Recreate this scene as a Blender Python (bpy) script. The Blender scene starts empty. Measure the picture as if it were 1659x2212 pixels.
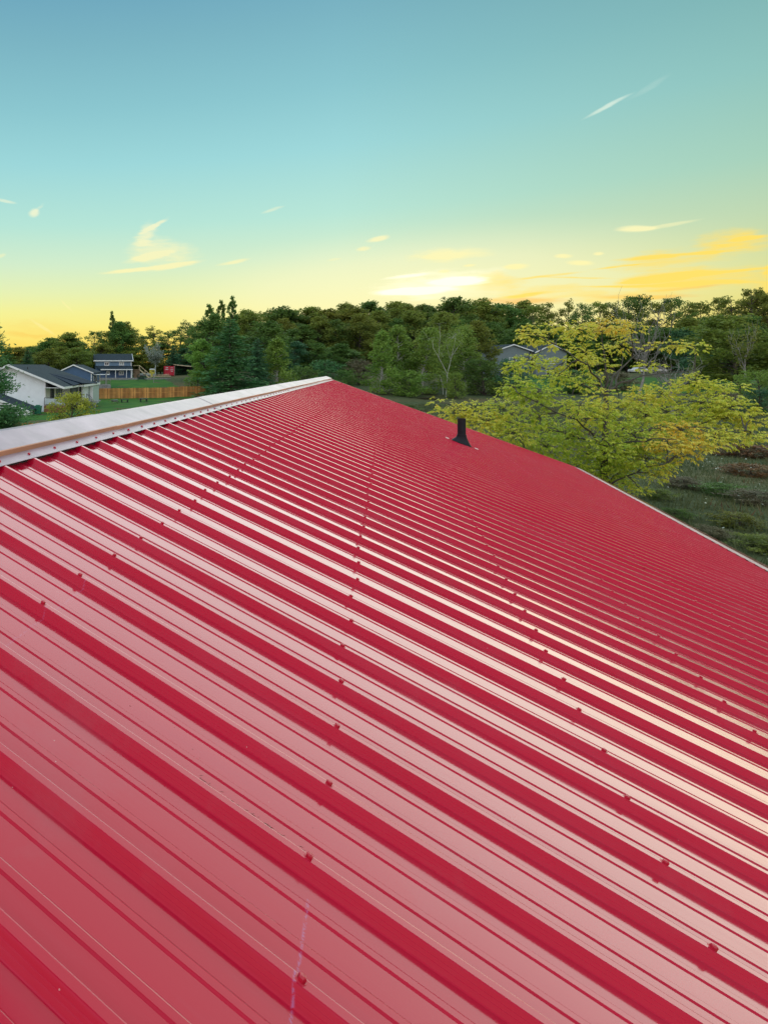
import bpy, bmesh, math, random
import numpy as np
from mathutils import Vector, Matrix

D = bpy.data
scene = bpy.context.scene
COL = scene.collection
PI = math.pi
R = math.radians

# ---------------------------------------------------------------- camera
CAMH = 6.2
F_PX, CX, CY = 1373.0, 118.9, 790.6          # focal length and optical axis on a 1659 x 2212 picture
cam_d = D.cameras.new("camera")
cam = D.objects.new("camera", cam_d)
COL.objects.link(cam)
cam.location = (0, 0, CAMH)
cam.rotation_euler = (R(90), 0, 0)
cam_d.sensor_fit = 'AUTO'
cam_d.sensor_width = 36
cam_d.lens = F_PX / 2212 * 36
cam_d.shift_x = (829.5 - CX) / 2212
cam_d.shift_y = (CY - 1106) / 2212
cam_d.clip_start = 0.05
cam_d.clip_end = 6000
scene.camera = cam

# ---------------------------------------------------------------- colour helpers
def lin(c):
    out = []
    for v in c:
        v = v / 255.0
        out.append(v / 12.92 if v <= 0.04045 else ((v + 0.055) / 1.055) ** 2.4)
    return (out[0], out[1], out[2], 1.0)

# ---------------------------------------------------------------- world
world = D.worlds.new("World")
scene.world = world
world.use_nodes = True
wt = world.node_tree
wt.nodes.clear()
WN = wt.nodes.new

def wlink(a, b):
    wt.links.new(a, b)

def wmath(op, a, b=None, c=None, clamp=False):
    n = WN('ShaderNodeMath'); n.operation = op; n.use_clamp = clamp
    for i, v in enumerate((a, b, c)):
        if v is None: continue
        if isinstance(v, (int, float)): n.inputs[i].default_value = v
        else: wlink(v, n.inputs[i])
    return n.outputs[0]

SUN_AZ = R(31)
BACK_LIGHT = 1.65                             # the sky opposite the sunset, bright as the shaded walls and leaves imply
tc = WN('ShaderNodeTexCoord')
sep = WN('ShaderNodeSeparateXYZ'); wlink(tc.outputs['Generated'], sep.inputs[0])
el = wmath('MULTIPLY', wmath('ARCSINE', sep.outputs['Z']), 180 / PI)
az = wmath('MULTIPLY', wmath('ARCTAN2', sep.outputs['X'], sep.outputs['Y']), 180 / PI)

def ramp(stops, fac):
    n = WN('ShaderNodeValToRGB')
    e = n.color_ramp.elements
    while len(e) < len(stops): e.new(0.5)
    for k, (p, c) in enumerate(stops):
        e[k].position = p; e[k].color = lin(c)
    n.color_ramp.interpolation = 'B_SPLINE' if False else 'EASE'
    n.color_ramp.interpolation = 'LINEAR'
    wlink(fac, n.inputs[0])
    return n.outputs[0]

elf = wmath('MULTIPLY', wmath('ADD', el, 4.0), 1 / 94.0, clamp=True)
def P(deg): return (deg + 4) / 94.0
sky_sun = ramp([(0.0, (226, 150, 60)), (P(1.0), (252, 212, 84)), (P(3.2), (251, 236, 128)), (P(4.8), (244, 240, 150)),
                (P(6.5), (230, 240, 178)), (P(9), (210, 236, 202)), (P(12.4), (181, 228, 214)),
                (P(17.5), (156, 214, 217)), (P(22), (138, 197, 206)), (P(27), (122, 179, 194)), (P(31), (108, 165, 188)),
                (P(50), (150, 192, 214)), (1.0, (200, 220, 234))], elf)
sky_back = ramp([(0.0, (196, 190, 196)), (P(3), (226, 206, 204)), (P(9), (236, 216, 216)), (P(18), (220, 220, 226)),
                 (P(31), (192, 210, 222)), (P(50), (206, 222, 234)), (1.0, (200, 220, 234))], elf)
daz = wmath('SUBTRACT', az, math.degrees(SUN_AZ))
cosd = wmath('COSINE', wmath('MULTIPLY', daz, PI / 180))
back = wmath('MULTIPLY_ADD', cosd, -0.85, 0.45, clamp=True)
mixb = WN('ShaderNodeMix'); mixb.data_type = 'RGBA'
lift = WN('ShaderNodeVectorMath'); lift.operation = 'SCALE'; wlink(sky_back, lift.inputs[0]); lift.inputs['Scale'].default_value = BACK_LIGHT
wlink(back, mixb.inputs['Factor']); wlink(sky_sun, mixb.inputs['A']); wlink(lift.outputs[0], mixb.inputs['B'])
# greener and a little duller to the right of the sunset
rt = wmath('MULTIPLY', wmath('SUBTRACT', az, 24.0), 1 / 26.0, clamp=True)
mixr = WN('ShaderNodeMix'); mixr.data_type = 'RGBA'; mixr.blend_type = 'MULTIPLY'
wlink(wmath('MULTIPLY', rt, wmath('SUBTRACT', 1.0, back), clamp=True), mixr.inputs['Factor'])
wlink(mixb.outputs['Result'], mixr.inputs['A']); mixr.inputs['B'].default_value = (0.80, 0.80, 0.72, 1)
sky_col = mixr.outputs['Result']

# clouds: wisps at their own azimuth and elevation
def noise(scale, detail, sx, sy, w=0.0):
    cmb = WN('ShaderNodeCombineXYZ')
    wlink(wmath('MULTIPLY', az, sx), cmb.inputs[0]); wlink(wmath('MULTIPLY', el, sy), cmb.inputs[1])
    cmb.inputs[2].default_value = w
    n = WN('ShaderNodeTexNoise'); n.inputs['Scale'].default_value = scale; n.inputs['Detail'].default_value = detail
    n.inputs['Roughness'].default_value = 0.55
    wlink(cmb.outputs[0], n.inputs['Vector'])
    return n.outputs['Fac']
n_warp1 = noise(0.28, 4, 0.7, 1.5, 1.3)
n_warp2 = noise(0.35, 4, 0.7, 1.6, 7.7)
n_fine = noise(1.5, 7, 0.5, 3.0, 3.1)
azw = wmath('MULTIPLY_ADD', wmath('SUBTRACT', n_warp1, 0.5), 5.0, az)
elw = wmath('MULTIPLY_ADD', wmath('SUBTRACT', n_warp2, 0.5), 1.9, el)
azs = wmath('MULTIPLY_ADD', wmath('SUBTRACT', n_warp1, 0.5), 1.2, az)
els = wmath('MULTIPLY_ADD', wmath('SUBTRACT', n_warp2, 0.5), 0.35, el)

def cloud(x, y, w, h, tilt, s, crisp=False, fine=0.6):
    """a wisp whose middle is seen at (x, y) of the 1659 x 2212 photograph, w x h pixels, tilted"""
    a0 = math.atan((x - CX) / F_PX); e0 = math.atan((CY - y) / F_PX * math.cos(a0))
    k = math.cos(a0)
    wd = math.degrees(w / 2 / F_PX * k * k); hd = math.degrees(h / 2 / F_PX * k)
    A, E_ = (azs, els) if crisp else (azw, elw)
    da = wmath('SUBTRACT', A, math.degrees(a0)); de = wmath('SUBTRACT', E_, math.degrees(e0))
    c, sn = math.cos(R(tilt)), math.sin(R(tilt))
    u = wmath('MULTIPLY', wmath('MULTIPLY_ADD', da, c, wmath('MULTIPLY', de, sn)), 1 / wd)
    v = wmath('MULTIPLY', wmath('MULTIPLY_ADD', de, c, wmath('MULTIPLY', da, -sn)), 1 / hd)
    r2 = wmath('ADD', wmath('MULTIPLY', u, u), wmath('MULTIPLY', v, v))
    m = wmath('SUBTRACT', 1.0, r2, clamp=True)
    body = wmath('MULTIPLY_ADD', wmath('SUBTRACT', n_fine, 0.5), 2.6 * fine, m, clamp=True)
    edge = wmath('MULTIPLY', m, 1.35, clamp=True)
    return wmath('MULTIPLY', wmath('MULTIPLY', body, edge), s * 1.35)

def csum(lst):
    acc = lst[0]
    for m in lst[1:]: acc = wmath('ADD', acc, m)
    return wmath('MINIMUM', acc, 1.0)

white = csum([
    cloud(1307, 230, 130, 11, 23, 0.55, True, 0.3),
    cloud(1395, 190, 140, 16, 23, 0.10, True, 0.3),
    cloud(75, 459, 34, 24, 20, 0.75, True, 0.2), cloud(85, 450, 46, 10, 35, 0.25, True),
    cloud(15, 435, 60, 9, -12, 0.5, True),
    cloud(345, 545, 190, 75, -4, 0.55), cloud(312, 510, 60, 70, -45, 0.6), cloud(335, 488, 90, 13, 25, 0.75, True),
    cloud(300, 582, 200, 11, 5, 0.95, True, 0.4), cloud(375, 574, 160, 16, 8, 0.85, True, 0.5), cloud(325, 555, 140, 20, 10, 0.7, True, 0.5),
    cloud(505, 566, 90, 11, 8, 0.65, True, 0.3), cloud(590, 453, 70, 9, 14, 0.4, True), cloud(2, 552, 30, 12, 20, 0.4, True),
    cloud(812, 515, 66, 15, 8, 0.85, True, 0.3), cloud(780, 537, 40, 12, 6, 0.7, True, 0.3), cloud(720, 560, 40, 7, 4, 0.3, True),
    cloud(955, 552, 220, 42, 2, 0.6), cloud(960, 552, 130, 20, 2, 0.4, True),
    cloud(1380, 495, 120, 18, -6, 0.85, True, 0.4), cloud(1450, 487, 160, 12, 6, 0.4, True),
    cloud(1215, 553, 50, 12, -4, 0.8, True, 0.3), cloud(1290, 547, 34, 10, 0, 0.8, True, 0.2), cloud(1250, 567, 80, 16, -8, 0.8, True, 0.4),
    cloud(1115, 577, 80, 18, -2, 0.85, True, 0.5), cloud(965, 586, 36, 10, 0, 0.7, True, 0.3), cloud(1016, 574, 34, 8, 0, 0.7, True, 0.3),
    cloud(145, 663, 50, 7, -50, 0.35, True), cloud(95, 707, 90, 9, -30, 0.3, True),
])
glow = csum([
    cloud(895, 629, 230, 22, 0, 1.15, True, 0.25), cloud(990, 608, 170, 26, -3, 1.0, True, 0.5), cloud(945, 618, 360, 80, 0, 0.35), cloud(880, 596, 150, 9, 4, 0.5, True, 0.4),
])
gold = csum([
    cloud(1060, 612, 240, 40, -4, 0.5), cloud(1450, 560, 360, 46, 2, 0.5), cloud(1400, 556, 200, 12, -1, 0.7, True),
    cloud(1470, 603, 420, 66, -2, 0.6), cloud(1430, 600, 260, 20, 3, 0.6, True), cloud(1520, 612, 260, 14, -3, 0.6, True), cloud(1600, 520, 180, 60, 0, 0.65), cloud(1620, 514, 120, 14, 3, 0.6, True), cloud(1650, 580, 90, 46, 6, 0.9),
    cloud(1420, 598, 240, 26, 2, 0.5, True), cloud(1180, 630, 300, 26, 0, 0.35), cloud(1300, 640, 420, 30, 0, 0.35),
    cloud(1700, 610, 240, 50, 0, 0.7), cloud(1120, 640, 160, 14, 5, 0.5, True), cloud(-150, 690, 300, 40, 3, 0.5), cloud(1850, 560, 260, 60, 4, 0.6),
    cloud(2100, 600, 300, 50, -3, 0.6), cloud(1560, 588, 300, 9, 3, 0.7, True), cloud(1350, 618, 260, 7, -3, 0.7, True), cloud(1240, 600, 200, 6, -6, 0.5, True), cloud(1520, 545, 180, 8, -3, 0.6, True),
    cloud(1180, 596, 180, 8, 4, 0.5, True), cloud(1330, 575, 150, 6, 2, 0.6, True),
])
orange = csum([cloud(110, 712, 330, 50, -6, 0.10), cloud(60, 722, 200, 20, -4, 0.16), cloud(1120, 650, 260, 20, -4, 0.45, True), cloud(-100, 720, 220, 40, 5, 0.5),
               cloud(1380, 640, 300, 16, -4, 0.45, True), cloud(1480, 622, 220, 10, 2, 0.4, True)])

def over(base, colour, fac):
    n = WN('ShaderNodeMix'); n.data_type = 'RGBA'
    wlink(fac, n.inputs['Factor']); wlink(base, n.inputs['A'])
    n.inputs['B'].default_value = colour
    return n.outputs['Result']
halo = cloud(900, 640, 1500, 330, 0, 0.42, True, 0.0)                      # the brighter, paler air round the set sun
sky_col = over(sky_col, lin((255, 250, 205)), halo)
sky_col = over(sky_col, lin((250, 178, 62)), orange)
sky_col = over(sky_col, lin((255, 224, 106)), gold)
wcol = WN('ShaderNodeMix'); wcol.data_type = 'RGBA'                       # wisps are whiter higher up
wlink(wmath('MULTIPLY', wmath('SUBTRACT', el, 6.0), 1 / 14.0, clamp=True), wcol.inputs['Factor'])
wcol.inputs['A'].default_value = lin((255, 245, 170)); wcol.inputs['B'].default_value = lin((214, 240, 236))
mixw = WN('ShaderNodeMix'); mixw.data_type = 'RGBA'
wlink(white, mixw.inputs['Factor']); wlink(sky_col, mixw.inputs['A']); wlink(wcol.outputs['Result'], mixw.inputs['B'])
sky_col = over(mixw.outputs['Result'], (1.25, 1.18, 0.88, 1), glow)

nish = WN('ShaderNodeTexSky'); nish.sky_type = 'NISHITA'; nish.sun_disc = False
nish.sun_elevation = R(4); nish.sun_rotation = SUN_AZ; nish.altitude = 60
bg1 = WN('ShaderNodeBackground'); wlink(nish.outputs[0], bg1.inputs[0]); bg1.inputs[1].default_value = 0.0012
bg2 = WN('ShaderNodeBackground'); wlink(sky_col, bg2.inputs[0]); bg2.inputs[1].default_value = 0.93
add = WN('ShaderNodeAddShader'); wlink(bg1.outputs[0], add.inputs[0]); wlink(bg2.outputs[0], add.inputs[1])
wo = WN('ShaderNodeOutputWorld'); wlink(add.outputs[0], wo.inputs[0])
world.cycles.sampling_method = 'MANUAL'
world.cycles.sample_map_resolution = 512

# ---------------------------------------------------------------- sun (very soft: the disc itself is behind the wood)
sl = D.lights.new("sun", 'SUN')
sl.energy = 1.2; sl.angle = R(60); sl.color = (1.0, 0.95, 0.87)
sun = D.objects.new("sun", sl); COL.objects.link(sun)
sdir = Vector((0.59, 0.79, 0.40)).normalized()
sun.rotation_euler = sdir.to_track_quat('Z', 'Y').to_euler()
sun.location = (0, 0, 60)

scene.view_settings.view_transform = 'Standard'
scene.view_settings.look = 'None'
scene.view_settings.gamma = 1
scene.view_settings.use_curve_mapping = False
scene.view_settings.exposure = 0.12
scene.cycles.max_bounces = 6
scene.cycles.transparent_max_bounces = 4

# ---------------------------------------------------------------- mesh helpers
def fast_mesh(name, verts, polys, mats=(), smooth=False, mat_idx=None):
    """verts (n,3) array, polys: (m,k) int array with one k or a list of such arrays"""
    if not isinstance(polys, list): polys = [polys]
    me = D.meshes.new(name)
    verts = np.asarray(verts, dtype=np.float32)
    me.vertices.add(len(verts)); me.vertices.foreach_set('co', verts.ravel())
    loops = np.concatenate([np.asarray(p, dtype=np.int32).ravel() for p in polys])
    tot = np.concatenate([np.full(len(p), np.asarray(p).shape[1], dtype=np.int32) for p in polys])
    st = np.concatenate([[0], np.cumsum(tot)[:-1]]).astype(np.int32)
    me.loops.add(len(loops)); me.loops.foreach_set('vertex_index', loops)
    me.polygons.add(len(tot)); me.polygons.foreach_set('loop_start', st); me.polygons.foreach_set('loop_total', tot)
    if mat_idx is not None: me.polygons.foreach_set('material_index', np.asarray(mat_idx, dtype=np.int32))
    me.polygons.foreach_set('use_smooth', np.full(len(tot), bool(smooth)))
    for m in mats: me.materials.append(m)
    me.update(calc_edges=True)
    return me

class MB:
    def __init__(s): s.v = []; s.f = []
    def add(s, vs, fs):
        o = len(s.v); s.v += [tuple(p) for p in vs]; s.f += [tuple(i + o for i in f) for f in fs]
        return s
    def box(s, x0, x1, y0, y1, z0, z1):
        if x0 > x1: x0, x1 = x1, x0
        if y0 > y1: y0, y1 = y1, y0
        if z0 > z1: z0, z1 = z1, z0
        return s.add([(x0,y0,z0),(x1,y0,z0),(x1,y1,z0),(x0,y1,z0),(x0,y0,z1),(x1,y0,z1),(x1,y1,z1),(x0,y1,z1)],
                     [(0,3,2,1),(4,5,6,7),(0,1,5,4),(1,2,6,5),(2,3,7,6),(3,0,4,7)])
    def beam(s, a, b, w, h=None):
        h = h or w
        a = Vector(a); b = Vector(b); d = (b - a).normalized()
        up = Vector((0, 0, 1)) if abs(d.z) < 0.95 else Vector((1, 0, 0))
        x = d.cross(up).normalized(); z = x.cross(d).normalized()
        vs = []
        for p in (a, b):
            for i, j in ((-1, -1), (1, -1), (1, 1), (-1, 1)):
                vs.append(p + x * (i * w / 2) + z * (j * h / 2))
        return s.add(vs, [(0,1,2,3),(7,6,5,4),(0,4,5,1),(1,5,6,2),(2,6,7,3),(3,7,4,0)])
    def prism(s, poly, y0, y1):                       # poly in (x, z), extruded along y
        n = len(poly)
        vs = [(x, y0, z) for x, z in poly] + [(x, y1, z) for x, z in poly]
        fs = [tuple(range(n)), tuple(range(2 * n - 1, n - 1, -1))] + [(i, i + n, (i + 1) % n + n, (i + 1) % n) for i in range(n)]
        return s.add(vs, fs)
    def slab(s, quad, t):                             # a roof sheet: four corners, thickness t downwards
        n = (Vector(quad[1]) - Vector(quad[0])).cross(Vector(quad[3]) - Vector(quad[0])).normalized()
        if n.z < 0: n = -n
        vs = [Vector(q) for q in quad] + [Vector(q) - n * t for q in quad]
        return s.add(vs, [(0,1,2,3),(7,6,5,4),(0,4,5,1),(1,5,6,2),(2,6,7,3),(3,7,4,0)])
    def lathe(s, prof, n=16, c=(0, 0, 0)):            # prof (r, z)
        vs = []
        for r, z in prof:
            for k in range(n):
                a = 2 * PI * k / n
                vs.append((c[0] + r * math.cos(a), c[1] + r * math.sin(a), c[2] + z))
        fs = []
        for i in range(len(prof) - 1):
            for k in range(n):
                k2 = (k + 1) % n
                fs.append((i * n + k, i * n + k2, (i + 1) * n + k2, (i + 1) * n + k))
        fs.append(tuple(reversed(range(n)))); fs.append(tuple(range((len(prof) - 1) * n, len(prof) * n)))
        return s.add(vs, fs)
    def tube(s, pts, rad, n=6):
        pts = [Vector(p) for p in pts]
        vs = []
        for i, p in enumerate(pts):
            d = (pts[min(i + 1, len(pts) - 1)] - pts[max(i - 1, 0)]).normalized()
            up = Vector((0, 0, 1)) if abs(d.z) < 0.9 else Vector((1, 0, 0))
            x = d.cross(up).normalized(); y = d.cross(x)
            r = rad[i] if isinstance(rad, (list, tuple)) else rad
            for k in range(n):
                a = 2 * PI * k / n
                vs.append(p + x * (r * math.cos(a)) + y * (r * math.sin(a)))
        fs = []
        for i in range(len(pts) - 1):
            for k in range(n):
                k2 = (k + 1) % n
                fs.append((i * n + k, i * n + k2, (i + 1) * n + k2, (i + 1) * n + k))
        fs.append(tuple(range(n))); fs.append(tuple(reversed(range((len(pts) - 1) * n, len(pts) * n))))
        return s.add(vs, fs)
    def mesh(s, name, mat, bevel=0, smooth=False):
        me = D.meshes.new(name); me.from_pydata([tuple(v) for v in s.v], [], s.f)
        bm = bmesh.new(); bm.from_mesh(me)
        bmesh.ops.recalc_face_normals(bm, faces=bm.faces)
        if bevel:
            bmesh.ops.bevel(bm, geom=list(bm.edges), offset=bevel, segments=1, affect='EDGES', clamp_overlap=True)
        bm.to_mesh(me); bm.free()
        if smooth:
            for p in me.polygons: p.use_smooth = True
        me.materials.append(mat)
        return me
    def build(s, name, mat, parent=None, bevel=0, smooth=False, **kw):
        return put(name, s.mesh(name, mat, bevel, smooth), parent, **kw)

def put(name, me, parent=None, loc=None, rot=None, scale=None, label=None, category=None, group=None, kind=None):
    o = D.objects.new(name, me); COL.objects.link(o)
    if parent is not None: o.parent = parent
    if loc is not None: o.location = loc
    if rot is not None: o.rotation_euler = rot
    if scale is not None: o.scale = scale
    if label: o['label'] = label
    if category: o['category'] = category
    if group: o['group'] = group
    if kind: o['kind'] = kind
    return o

def thing(name, loc, rotz, label, category, group=None, scale=None):
    o = put(name, None, None, loc, (0, 0, rotz), scale, label, category, group)
    o.empty_display_size = 0.3
    return o

def at(px, py, Y):
    """world point seen at pixel (px, py) of the photograph when it stands Y metres off"""
    return Vector(((px - CX) / F_PX * Y, Y, CAMH - (py - CY) / F_PX * Y))

def sstep(a, b, v):
    t = np.clip((v - a) / (b - a), 0, 1)
    return t * t * (3 - 2 * t)

def gh(x, y):
    """height of the ground"""
    x = np.asarray(x, float); y = np.asarray(y, float)
    side = sstep(5, 55, x)
    left = 3.0 * sstep(103, 152, y) + 3.0 * sstep(160, 330, y)
    right = 4.4 * sstep(92, 172, y) + 3.0 * sstep(180, 330, y)
    bump = 0.12 * np.sin(x * 0.21 + 1) * np.sin(y * 0.17) + 0.05 * np.sin(x * 0.9) * np.sin(y * 0.7 + 2)
    return left * (1 - side) + right * side + bump * sstep(20, 40, y)
def g(x, y): return float(gh(x, y))

# ---------------------------------------------------------------- materials
def mat(name, col, rough=0.6, var=0.12, scale=6.0, bump=0.0, bscale=40.0, spec=0.5, metal=0.0, coords='Object', col2=None):
    m = D.materials.new(name); m.use_nodes = True
    nt = m.node_tree; b = nt.nodes['Principled BSDF']
    c = col if len(col) == 4 else (*col, 1)
    t = nt.nodes.new('ShaderNodeTexCoord')
    n = nt.nodes.new('ShaderNodeTexNoise'); n.inputs['Scale'].default_value = scale; n.inputs['Detail'].default_value = 5
    nt.links.new(t.outputs[coords], n.inputs['Vector'])
    mx = nt.nodes.new('ShaderNodeMix'); mx.data_type = 'RGBA'
    mr = nt.nodes.new('ShaderNodeMapRange'); mr.inputs[1].default_value = 0.3; mr.inputs[2].default_value = 0.7
    nt.links.new(n.outputs['Fac'], mr.inputs[0]); nt.links.new(mr.outputs[0], mx.inputs['Factor'])
    if col2 is None:
        mx.inputs['A'].default_value = tuple(v * (1 - var) for v in c[:3]) + (1,)
        mx.inputs['B'].default_value = tuple(min(1, v * (1 + var)) for v in c[:3]) + (1,)
    else:
        mx.inputs['A'].default_value = c; mx.inputs['B'].default_value = (*col2[:3], 1)
    nt.links.new(mx.outputs['Result'], b.inputs['Base Color'])
    b.inputs['Roughness'].default_value = rough; b.inputs['Metallic'].default_value = metal
    b.inputs['Specular IOR Level'].default_value = spec
    if bump:
        n2 = nt.nodes.new('ShaderNodeTexNoise'); n2.inputs['Scale'].default_value = bscale; n2.inputs['Detail'].default_value = 4
        nt.links.new(t.outputs[coords], n2.inputs['Vector'])
        bp = nt.nodes.new('ShaderNodeBump'); bp.inputs['Strength'].default_value = bump; bp.inputs['Distance'].default_value = 0.02
        nt.links.new(n2.outputs['Fac'], bp.inputs['Height']); nt.links.new(bp.outputs[0], b.inputs['Normal'])
    return m

def leaf_mat(name, a, b_, trans=0.35, hue=0.0, clump=0.25, rough=0.55):
    """a, b_: linear colours; varies leaf by leaf, in clumps, and tree by tree"""
    m = D.materials.new(name); m.use_nodes = True
    nt = m.node_tree; nt.nodes.clear(); N = nt.nodes.new; L = nt.links.new
    geo = N('ShaderNodeNewGeometry'); oi = N('ShaderNodeObjectInfo'); t = N('ShaderNodeTexCoord')
    no = N('ShaderNodeTexNoise'); no.inputs['Scale'].default_value = clump; no.inputs['Detail'].default_value = 2
    L(t.outputs['Object'], no.inputs['Vector'])
    s1 = N('ShaderNodeMath'); s1.operation = 'MULTIPLY_ADD'; L(no.outputs['Fac'], s1.inputs[0]); s1.inputs[1].default_value = 2.4; s1.inputs[2].default_value = -1.0
    s2 = N('ShaderNodeMath'); s2.operation = 'MULTIPLY_ADD'; L(geo.outputs['Random Per Island'], s2.inputs[0]); s2.inputs[1].default_value = 0.6; L(s1.outputs[0], s2.inputs[2])
    s2.use_clamp = True
    mx = N('ShaderNodeMix'); mx.data_type = 'RGBA'; L(s2.outputs[0], mx.inputs['Factor'])
    mx.inputs['A'].default_value = (*a, 1); mx.inputs['B'].default_value = (*b_, 1)
    hs = N('ShaderNodeHueSaturation'); L(mx.outputs['Result'], hs.inputs['Color'])
    h1 = N('ShaderNodeMath'); h1.operation = 'MULTIPLY_ADD'; L(oi.outputs['Random'], h1.inputs[0]); h1.inputs[1].default_value = hue; h1.inputs[2].default_value = 0.5 - hue / 2
    L(h1.outputs[0], hs.inputs['Hue'])
    v1 = N('ShaderNodeMath'); v1.operation = 'MULTIPLY_ADD'; L(oi.outputs['Random'], v1.inputs[0]); v1.inputs[1].default_value = 0.22; v1.inputs[2].default_value = 0.89
    L(v1.outputs[0], hs.inputs['Value'])
    p = N('ShaderNodeBsdfPrincipled'); L(hs.outputs[0], p.inputs['Base Color']); p.inputs['Roughness'].default_value = rough
    p.inputs['Specular IOR Level'].default_value = 0.3
    tr = N('ShaderNodeBsdfTranslucent'); L(hs.outputs[0], tr.inputs['Color'])
    ms = N('ShaderNodeMixShader'); ms.inputs[0].default_value = trans; L(p.outputs[0], ms.inputs[1]); L(tr.outputs[0], ms.inputs[2])
    o = N('ShaderNodeOutputMaterial'); L(ms.outputs[0], o.inputs[0])
    return m

# ---------------------------------------------------------------- the red roof
YAW, SLOPE = 0.481914, 0.364911
RIB, PUR = 0.3048, 0.9144
RX, RY, RZ = 0.102255, 2.35984, CAMH - 0.784801        # rib 0 at purlin row 0, on the rib tops
I0, I1 = -15, 75                                          # first and last rib
RH = 0.029
CS, SN = math.cos(SLOPE), math.sin(SLOPE)
barn = thing("metal_roof_building", (RX, RY, 0), PI / 2 - YAW,
             "long low building under a glossy red ribbed metal roof with white ridge cap", "building")

def roof_material():
    m = D.materials.new("red_roof_paint"); m.use_nodes = True
    nt = m.node_tree; b = nt.nodes['Principled BSDF']; N = nt.nodes.new; L = nt.links.new
    tc_ = N('ShaderNodeTexCoord'); tc_.object = barn
    sp = N('ShaderNodeSeparateXYZ'); L(tc_.outputs['Object'], sp.inputs[0])
    def mm(op, a, b2=None, c=None, clamp=False):
        n = N('ShaderNodeMath'); n.operation = op; n.use_clamp = clamp
        for i, v in enumerate((a, b2, c)):
            if v is None: continue
            if isinstance(v, (int, float)): n.inputs[i].default_value = v
            else: L(v, n.inputs[i])
        return n.outputs[0]
    def noise_(scale, detail, rough=0.5, vec=None):
        n = N('ShaderNodeTexNoise'); n.inputs['Scale'].default_value = scale; n.inputs['Detail'].default_value = detail
        n.inputs['Roughness'].default_value = rough; L(vec or tc_.outputs['Object'], n.inputs['Vector']); return n.outputs['Fac']
    def mix(fac, a, c2):
        n = N('ShaderNodeMix'); n.data_type = 'RGBA'
        if isinstance(fac, (int, float)): n.inputs['Factor'].default_value = fac
        else: L(fac, n.inputs['Factor'])
        for k, v in (('A', a), ('B', c2)):
            if isinstance(v, tuple): n.inputs[k].default_value = v
            else: L(v, n.inputs[k])
        return n.outputs['Result']
    base = mix(noise_(1.3, 4), ROOF_RED[0], ROOF_RED[1])
    # pale specks of grit
    vo = N('ShaderNodeTexVoronoi'); vo.inputs['Scale'].default_value = 26; L(tc_.outputs['Object'], vo.inputs['Vector'])
    speck = mm('MULTIPLY', mm('LESS_THAN', vo.outputs['Distance'], 0.045), mm('GREATER_THAN', noise_(9, 2), 0.60))
    base = mix(mm('MULTIPLY', speck, 0.45), base, (0.75, 0.55, 0.5, 1))
    # fine dust film, streaked down the slope
    mp = N('ShaderNodeMapping'); mp.inputs['Scale'].default_value = (14, 1.2, 1); L(tc_.outputs['Object'], mp.inputs[0])
    st = noise_(1.0, 6, 0.65, mp.outputs[0])
    dust = mm('MULTIPLY', mm('SUBTRACT', st, 0.48, clamp=True), 0.30)
    base = mix(dust, base, (0.50, 0.24, 0.30, 1))
    spots_ = mm('MULTIPLY', mm('SUBTRACT', noise_(2.2, 8, 0.7), 0.56, clamp=True), 1.6, clamp=True)
    base = mix(mm('MULTIPLY', spots_, 0.5), base, (0.42, 0.16, 0.18, 1))
    # blue chalk line snapped along two purlins, broken
    x, y = sp.outputs['X'], sp.outputs['Y']
    fine = noise_(160, 3)
    def chalk(j, x0, x1, s):
        d = mm('ABSOLUTE', mm('SUBTRACT', y, -j * PUR * CS))
        ln = mm('SUBTRACT', 1.0, mm('MULTIPLY', d, 1 / 0.0042), clamp=True)
        c0 = mm('MULTIPLY', mm('GREATER_THAN', x, x0), mm('LESS_THAN', x, x1))
        br = mm('MULTIPLY', mm('SUBTRACT', fine, 0.42, clamp=True), 6.0, clamp=True)
        return mm('MULTIPLY', mm('MULTIPLY', ln, c0), mm('MULTIPLY', br, s))
    ch = mm('MAXIMUM', chalk(1.0, -3.5 * RIB, -2.25 * RIB, 0.26), chalk(0.02, -3.2 * RIB, 0.1 * RIB, 0.12))
    base = mix(ch, base, (0.35, 0.42, 0.85, 1))
    L(base, b.inputs['Base Color'])
    ro = mm('MULTIPLY_ADD', noise_(3.0, 5), 0.08, ROOF_ROUGH)
    L(mm('MULTIPLY_ADD', dust, 0.5, ro), b.inputs['Roughness'])
    # gentle oil-canning and the fine grain of the paint
    mp2 = N('ShaderNodeMapping'); mp2.inputs['Scale'].default_value = (2.2, 0.5, 1); L(tc_.outputs['Object'], mp2.inputs[0])
    b1 = N('ShaderNodeBump'); b1.inputs['Strength'].default_value = 0.35; b1.inputs['Distance'].default_value = 0.0016
    L(noise_(1.2, 2, 0.4, mp2.outputs[0]), b1.inputs['Height'])
    b2 = N('ShaderNodeBump'); b2.inputs['Strength'].default_value = 0.03; b2.inputs['Distance'].default_value = 0.0008
    L(noise_(420, 2), b2.inputs['Height']); L(b1.outputs[0], b2.inputs['Normal'])
    L(b2.outputs[0], b.inputs['Normal'])
    # glossy clear coat of the paint: weak head-on, strong at a grazing angle
    b.inputs['Specular IOR Level'].default_value = 0.0
    lw = N('ShaderNodeLayerWeight'); lw.inputs['Blend'].default_value = 0.5
    fr = mm('MULTIPLY_ADD', mm('POWER', lw.outputs['Facing'], COAT_POWER), 0.96, 0.022, clamp=True)
    gl = N('ShaderNodeBsdfGlossy'); gl.distribution = 'GGX'
    L(mm('ADD', mm('MULTIPLY_ADD', dust, 0.5, ro), mm('MULTIPLY', spots_, 0.25)), gl.inputs['Roughness']); L(b2.outputs[0], gl.inputs['Normal'])
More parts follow.
